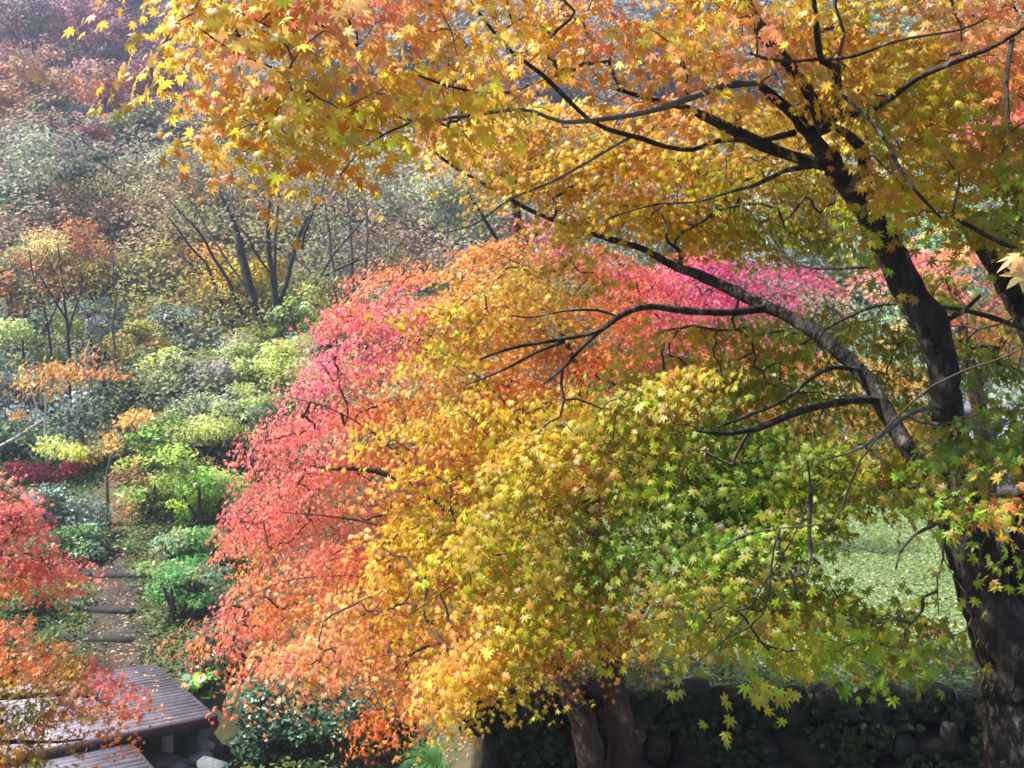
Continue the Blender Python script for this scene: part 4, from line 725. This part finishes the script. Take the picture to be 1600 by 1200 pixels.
# ------------------------------------------------------------------ ground cover (uncountable)
def scatter(name, n, xf, yf, cols, w, lf, tpl, mat='leaf', zoff=(.0, .08), tilt=.45, mask=None):
    x = xf(n); y = yf(n)
    if mask is not None: k = mask(x, y); x, y = x[k], y[k]
    n = len(x); z = terrain(x, y) + .012 + rng.uniform(*zoff, n) * (rng.uniform(0, 1, n) ** 1.5)
    col = np.array(cols)[rng.choice(len(cols), n, p=np.array(w) / sum(w))] * np.exp(rng.normal(0, .2, (n, 1)))
    o = leaves(name, np.stack([x, y, z], -1), rng.normal(0, tilt, (n, 3)) + np.array([0, 0, 1]), rng.normal(0, 1, (n, 3)), lf * rng.uniform(.6, 1.3, n), col, tpl, M[mat])
    total[0] += n; return tag(o, kind='stuff')
U = rng.uniform
tag(scatter('lawn_clover', 130000, lambda n: U(-2, 15, n), lambda n: 9 + 12 * U(0, 1, n) ** 1.15, [(.16, .27, .07), (.27, .38, .14), (.42, .48, .32), (.26, .20, .12)], [4, 4, 2, .35], .045, ROUND, 'leaf', (0, .1), .4, lambda x, y: lawnmask(x, y)),
    'low clover and grass covering the lawn', 'ground cover')
tag(scatter('leaf_litter', 30000, lambda n: U(-12, 3, n), lambda n: U(10, 24, n), [(.45, .26, .12), (.35, .18, .12), (.6, .45, .3), (.5, .2, .1)], [3, 3, 1.5, 1], .07, OVAL, 'far', (0, .03), .3,
    lambda x, y: (np.abs(x - pathx(y)) < 1.3 * U(.3, 1, len(x))) & (y > 15.3) & (y < 21.5) | ((x > -2.6) & (y < 13.5) & (x < 1))), 'dry fallen leaves on the path and bank', 'fallen leaves')
tag(scatter('undergrowth', 110000, lambda n: U(-15, 4, n), lambda n: U(10, 27, n), [(.08, .18, .04), (.14, .26, .06), (.22, .24, .06), (.05, .10, .03), (.3, .3, .1)], [4, 3, 2, 3, 1], .085, OVAL, 'leaf', (0, .35), .5,
    lambda x, y: (~lawnmask(x, y)) & ((np.abs(x - pathx(y)) > .25 + .4 * U(0, 1, len(x))) | (y < 15.3)) & ~((y > 12.2) & (y < 15.6) & (x < -4) & (x > -9.5)) & ~((y < 12.8) & (x < -4)) & ((x < -2.4) | (y > 13.5))), 'mixed low green plants on the banks', 'undergrowth')
n = 260000; x = U(-1, 1, n); y = 25 + 110 * U(0, 1, n) ** 1.4; x = x * y * .68
h = U(0, 1, n) ** .7 * np.clip((noise(x, y, .9) + .9), .1, 2) * (1.7 + 1.1 * ss((y - 30) / 8)) * (1 - .6 * ss((y - 45) / 12)) + .1
C = np.stack([x, y, terrain(x, y) + h], -1); px, py, dd = unP(C)
W_an = an((40, 40, MAUVE), (140, 30, (.28, .10, .16)), (60, 120, RUST), (180, 140, MAUVE), (270, 100, MAUVE), (100, 180, GGRN), (50, 260, SAGE), (130, 240, PLUM), (200, 210, GGRN), (350, 130, PALE), (300, 300, OLV), (450, 150, GREY), (600, 150, GREY), (700, 280, PALE), (80, 400, RUST), (30, 480, GGRN), (150, 500, OLV), (250, 480, OLV), (350, 450, (.34, .25, .04)), (450, 430, OLV), (330, 560, SAGE), (450, 560, (.36, .40, .12)), (300, 640, SAGE), (230, 400, (.30, .22, .10)), (180, 450, OLV), (240, 330, TAN), (550, 400, GREY), (650, 400, TAN), (200, 600, DK), (80, 620, BLUG), (900, 200, GREY), (1100, 200, GREY), (1300, 200, SAGE), (1500, 200, SAGE), (1000, 500, BLUG), (1300, 500, SAGE), (1600, 500, SAGE))
col = field(W_an, px, py, 35) * np.exp(rng.normal(0, .10, (n, 1)) + .3 * noise(x, y, 2.2)[:, None])
o = leaves('woodland', C, rng.normal(0, .3, (n, 3)) + np.array([0, -.4, .6]), rng.normal(0, 1, (n, 3)), np.clip(dd * .0058, .12, .7) * U(.6, 1.3, n), col, QUAD, M['far'])
tag(o, 'low woodland thicket covering the hillside between the trees', 'woodland', kind='stuff')
print('LEAVES', nA, nB, nC, total[0])
# ------------------------------------------------------------------ deck, path steps, stones
def rot(v):
    v = np.array(v, float); v = v / np.linalg.norm(v); return np.array([[v[0], -v[1], 0], [v[1], v[0], 0], [0, 0, 1.]])
DK_A = np.array([-4.5, 13.4]); du = np.array([-1.6, -.9]); du = du / np.linalg.norm(du); dv = np.array([-1.85, 2.3]); dv = dv / np.linalg.norm(dv)
def deck(label, corner, nplank, length, z, sgn, pw=.14):
    T = empty('wooden_deck', (corner[0], corner[1], z), label, 'deck', 'stepped sections of the wooden footbridge'); R = rot(du); b = Buf(); v = dv * sgn
    for k in range(nplank):
        o = corner + v * (k * pw + pw / 2); j = rng.normal(0, .012); zz = z + rng.normal(0, .002)
        b.box((j, -pw / 2 + .001, -.04), (length + j, pw / 2 - .001, 0), R, (o[0], o[1], zz))
    b.obj('planks', M['deck'], T)
    b = Buf(); R2 = rot(v)   # beams under the planks
    for s in (.25, length / 2, length - .25):
        o = corner + du * s; b.box((.03, -.06, -.22), (nplank * pw - .03, .06, -.043), R2, (o[0], o[1], z))
    b.obj('beam', M['deck_edge'], T)
    b = Buf(); o = corner - v * .028
    b.box((-.03, -.024, -.15), (length, .024, -.002), R, (o[0], o[1], z)); b.obj('fascia', M['deck_edge'], T)
    b = Buf(); o = corner - du * .03
    b.box((0, -.022, -.15), (nplank * pw, .022, -.012), R2, (o[0], o[1], z)); b.obj('fascia', M['deck_edge'], T)
    return T
T = deck('upper platform of the weathered footbridge, lilac sheen put into its colour, meeting the leafy path', DK_A, 21, 3.0, -2.0, 1)
b = Buf(); pp = P(262, 1156, 13.9); zt_ = float(terrain(pp[0], pp[1])); b.box((-.07, -.07, -.1), (.07, .07, -2.16 - zt_ + .0), rot(du), (pp[0], pp[1], zt_)); b.obj('post', M['stone_w'], T)
c2 = DK_A + du * 1.22 - dv * .06
deck('lower walkway of the weathered footbridge, running out of the picture bottom', c2, 34, 2.2, -2.14, -1)
b = Buf()
for s in (1, 4.4):
    pass
n = 90; a = rng.uniform(0, 1, n) * 2.6 + .1; e = rng.uniform(0, 1, n) ** .8 * 2.7; C = np.zeros((n, 3)); C[:, :2] = DK_A + a[:, None] * du + e[:, None] * dv; C[:, 2] = -1.985
o = leaves('fallen_leaves', C, rng.normal(0, .15, (n, 3)) + np.array([0, 0, 1]), rng.normal(0, 1, (n, 3)), rng.uniform(.05, .09, n), np.array([(.6, .42, .25), (.5, .28, .14), (.6, .35, .1)])[rng.integers(0, 3, n)], OVAL, M['far'])
tag(o, 'pale dry leaves lying loose on the bridge planks', 'fallen leaves', kind='stuff')
def log_step(px, py, d, half, label, r=.1):
    c = P(px, py, d); x, y = c[0], c[1]; z = float(terrain(x, y)) - .02; b = Buf()
    tube(b, [(x - half, y + .12, z), (x, y, z + .01), (x + half, y - .1, z + .02)], [r, r * 1.05, r * .95], 9, .2, .05)
    o = b.obj('log_step', M['bark_d'], None, True); tag(o, label, 'step', 'log steps on the leafy path')
for px, py, d, h, lb in ((172, 905, 19.6, .95, 'uppermost mossy log step across the path'), (150, 948, 18.2, .8, 'second log step from the top of the path'), (150, 990, 17.0, .7, 'lowest log step on the path, just above the leaf-covered landing')):
    log_step(px, py, d, h, lb)
def ico(sub=2):
    import bmesh
    bm = bmesh.new(); bmesh.ops.create_icosphere(bm, subdivisions=sub, radius=1); v = np.array([x.co[:] for x in bm.verts]); f = np.array([[q.index for q in x.verts] for x in bm.faces]); bm.free(); return v, f
IV, IF = ico(3)
def rock(c, s, boxy=.5):
    v = IV.copy() @ np.linalg.qr(rng.normal(0, 1, (3, 3)))[0]; m = np.abs(v).max(1, keepdims=True); v = v * (1 - boxy) + v / m * boxy * .8
    for k in range(8):
        n = nrm(rng.normal(0, 1, 3)); cut = rng.uniform(.45, .8); dd = v @ n; v -= np.clip(dd - cut, 0, 9)[:, None] * n * .85
    for k in range(5):
        w = rng.normal(0, 1, 3) * (2 + k); v += .05 / (1 + k * .5) * np.sin(v @ w + rng.uniform(0, 6))[:, None] * nrm(v)
    return v * np.asarray(s) + np.asarray(c)
n = 5200; x = U(-.5, 5.2, n); z = -1.6 + 1.75 * U(0, 1, n) ** .7; kk = (noise(x * 2, z * 2, 2.2) > -.05) | (z > -.12); x, z = x[kk], z[kk]; n = len(x)
col = np.array([(.018, .045, .012), (.035, .07, .018), (.012, .025, .01), (.06, .05, .018)])[rng.integers(0, 4, n)]  # near-black leaves added so the wall sinks into shade
o = leaves('shade_ivy', np.stack([x, 8.5 - .08 * U(0, 1, n) + .12 * (z > -.1), z], -1), rng.normal(0, .4, (n, 3)) + np.array([0, -1, .4]), rng.normal(0, .4, (n, 3)) + np.array([0, 0, -1]), rng.uniform(.04, .09, n), col, ROUND, M['leaf'])
tag(o, 'added creeping leaves, coloured near black for shade, over the stone wall', 'creeper', kind='stuff')
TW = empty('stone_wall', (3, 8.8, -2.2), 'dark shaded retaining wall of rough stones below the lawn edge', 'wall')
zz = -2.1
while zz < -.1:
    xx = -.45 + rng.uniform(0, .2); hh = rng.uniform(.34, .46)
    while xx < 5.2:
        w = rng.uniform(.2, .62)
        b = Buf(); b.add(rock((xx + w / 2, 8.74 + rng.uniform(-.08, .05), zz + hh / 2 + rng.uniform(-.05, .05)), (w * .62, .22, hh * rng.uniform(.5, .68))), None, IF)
        b.obj('stone', M['stone_shade'], TW, True); xx += w
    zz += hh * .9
for (px, py, d, s, lb, m) in ((1003, 1150, 8.2, (.07, .06, .08), 'small pale stone lying beside the brown trunks', 'stone_shade'), (1485, 1150, 8.3, (.09, .06, .15), 'upright pale-edged stone near the base of the big trunk', 'stone_shade')):
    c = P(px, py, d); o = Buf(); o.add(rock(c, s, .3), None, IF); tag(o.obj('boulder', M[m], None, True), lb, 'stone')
cr = [(240, 1185, 13.9, .24, 'round grey stone under the deck nearest the walkway'), (262, 1192, 13.6, .26, 'large slate-blue stone under the front edge of the deck'), (290, 1172, 14.0, .22, 'flat grey stone under the deck beneath the pale post'),
      (312, 1165, 13.8, .24, 'pale grey stone below the right deck corner'), (315, 1185, 13.4, .18, 'light wedge-shaped stone at the bottom of the stone pile'), (296, 1150, 14.2, .22, 'upper dark stone tucked under the deck corner'), (318, 1140, 14.0, .22, 'bluish stone wedged against the deck corner'), (330, 1195, 13.2, .22, 'wide stone at the bottom edge beside the dark shrub'), (285, 1200, 13.3, .2, 'small dark stone at the very bottom below the deck')]
for px, py, d, s, lb in cr:
    c = P(px, py, d); o = Buf(); o.add(rock(c, (s * rng.uniform(1, 1.4), s, s * rng.uniform(.55, .75)), .25), None, IF); tag(o.obj('creek_stone', M['stone'], None, True), lb, 'stone', 'stones piled under the footbridge')
# ------------------------------------------------------------------ dark stone slab and the pale building behind
c = P(1585, 830, 7.0); z1 = 3.4 - 14.5 * (765 - 560) / F
b = Buf(); x0 = (1518 - 800) / F * 14.5; T = empty('stone_slab', (x0 + 1, 14.7, 0), 'large dark stone slab with a pale curved mark, behind the forked trunk', 'stone slab')
gz = -.1
b.box((x0, 14.5, gz), (x0 + 2.6, 14.9, z1 - .15)); b.obj('slab', M['block'], T)
b = Buf(); b.box((x0 - .08, 14.4, z1 - .148), (x0 + 2.7, 15.0, z1)); b.obj('cap', M['block'], T)
b = Buf(); th = np.linspace(2.3, 4.3, 12); cc = P(1597, 815, 14.49); w = .04 * np.sin(np.linspace(.25, 2.9, 12)) + .004
r0 = .24; v = []
for i, t in enumerate(th):
    dirn = np.array([math.cos(t), 0, math.sin(t) * 1.25])
    v += [np.array([cc[0], 14.493, cc[2]]) + dirn * (r0 - w[i]), np.array([cc[0], 14.493, cc[2]]) + dirn * (r0 + w[i])]
b.add(v, [(2 * i, 2 * i + 1, 2 * i + 3, 2 * i + 2) for i in range(11)]); b.obj('pale_mark', M['mark'], T)
TH = empty('building', (16, 25, 0), 'pale blue-white building wall glimpsed beside the trunk above the dark slab', 'building')
b = Buf(); b.box((12.3, 24.0, -1), (22, 27, 1.9))
b.obj('wall', M['wall'], TH)
b = Buf()
for xx in np.arange(12.5, 22, .45): b.box((xx, 23.96, -.5), (xx + .05, 23.998, 1.88))
b.obj('battens', M['roof'], TH)
b = Buf(); b.box((12, 23.6, 1.903), (22.3, 27.3, 2.1)); b.obj('roof', M['roof'], TH)
# ------------------------------------------------------------------ haze over the valley
b = Buf(); b.box((-140, -18, -6), (140, 205, 82)); m, t, o = nt('valley_haze'); pv = t.nodes.new('ShaderNodeVolumePrincipled')
pv.inputs['Color'].default_value = (.66, .72, 1, 1); pv.inputs['Density'].default_value = .0013; pv.inputs['Anisotropy'].default_value = .3
t.links.new(pv.outputs[0], o.inputs['Volume']); hz = b.obj('haze', m); tag(hz, 'thin bluish autumn haze filling the valley', 'haze', kind='stuff')
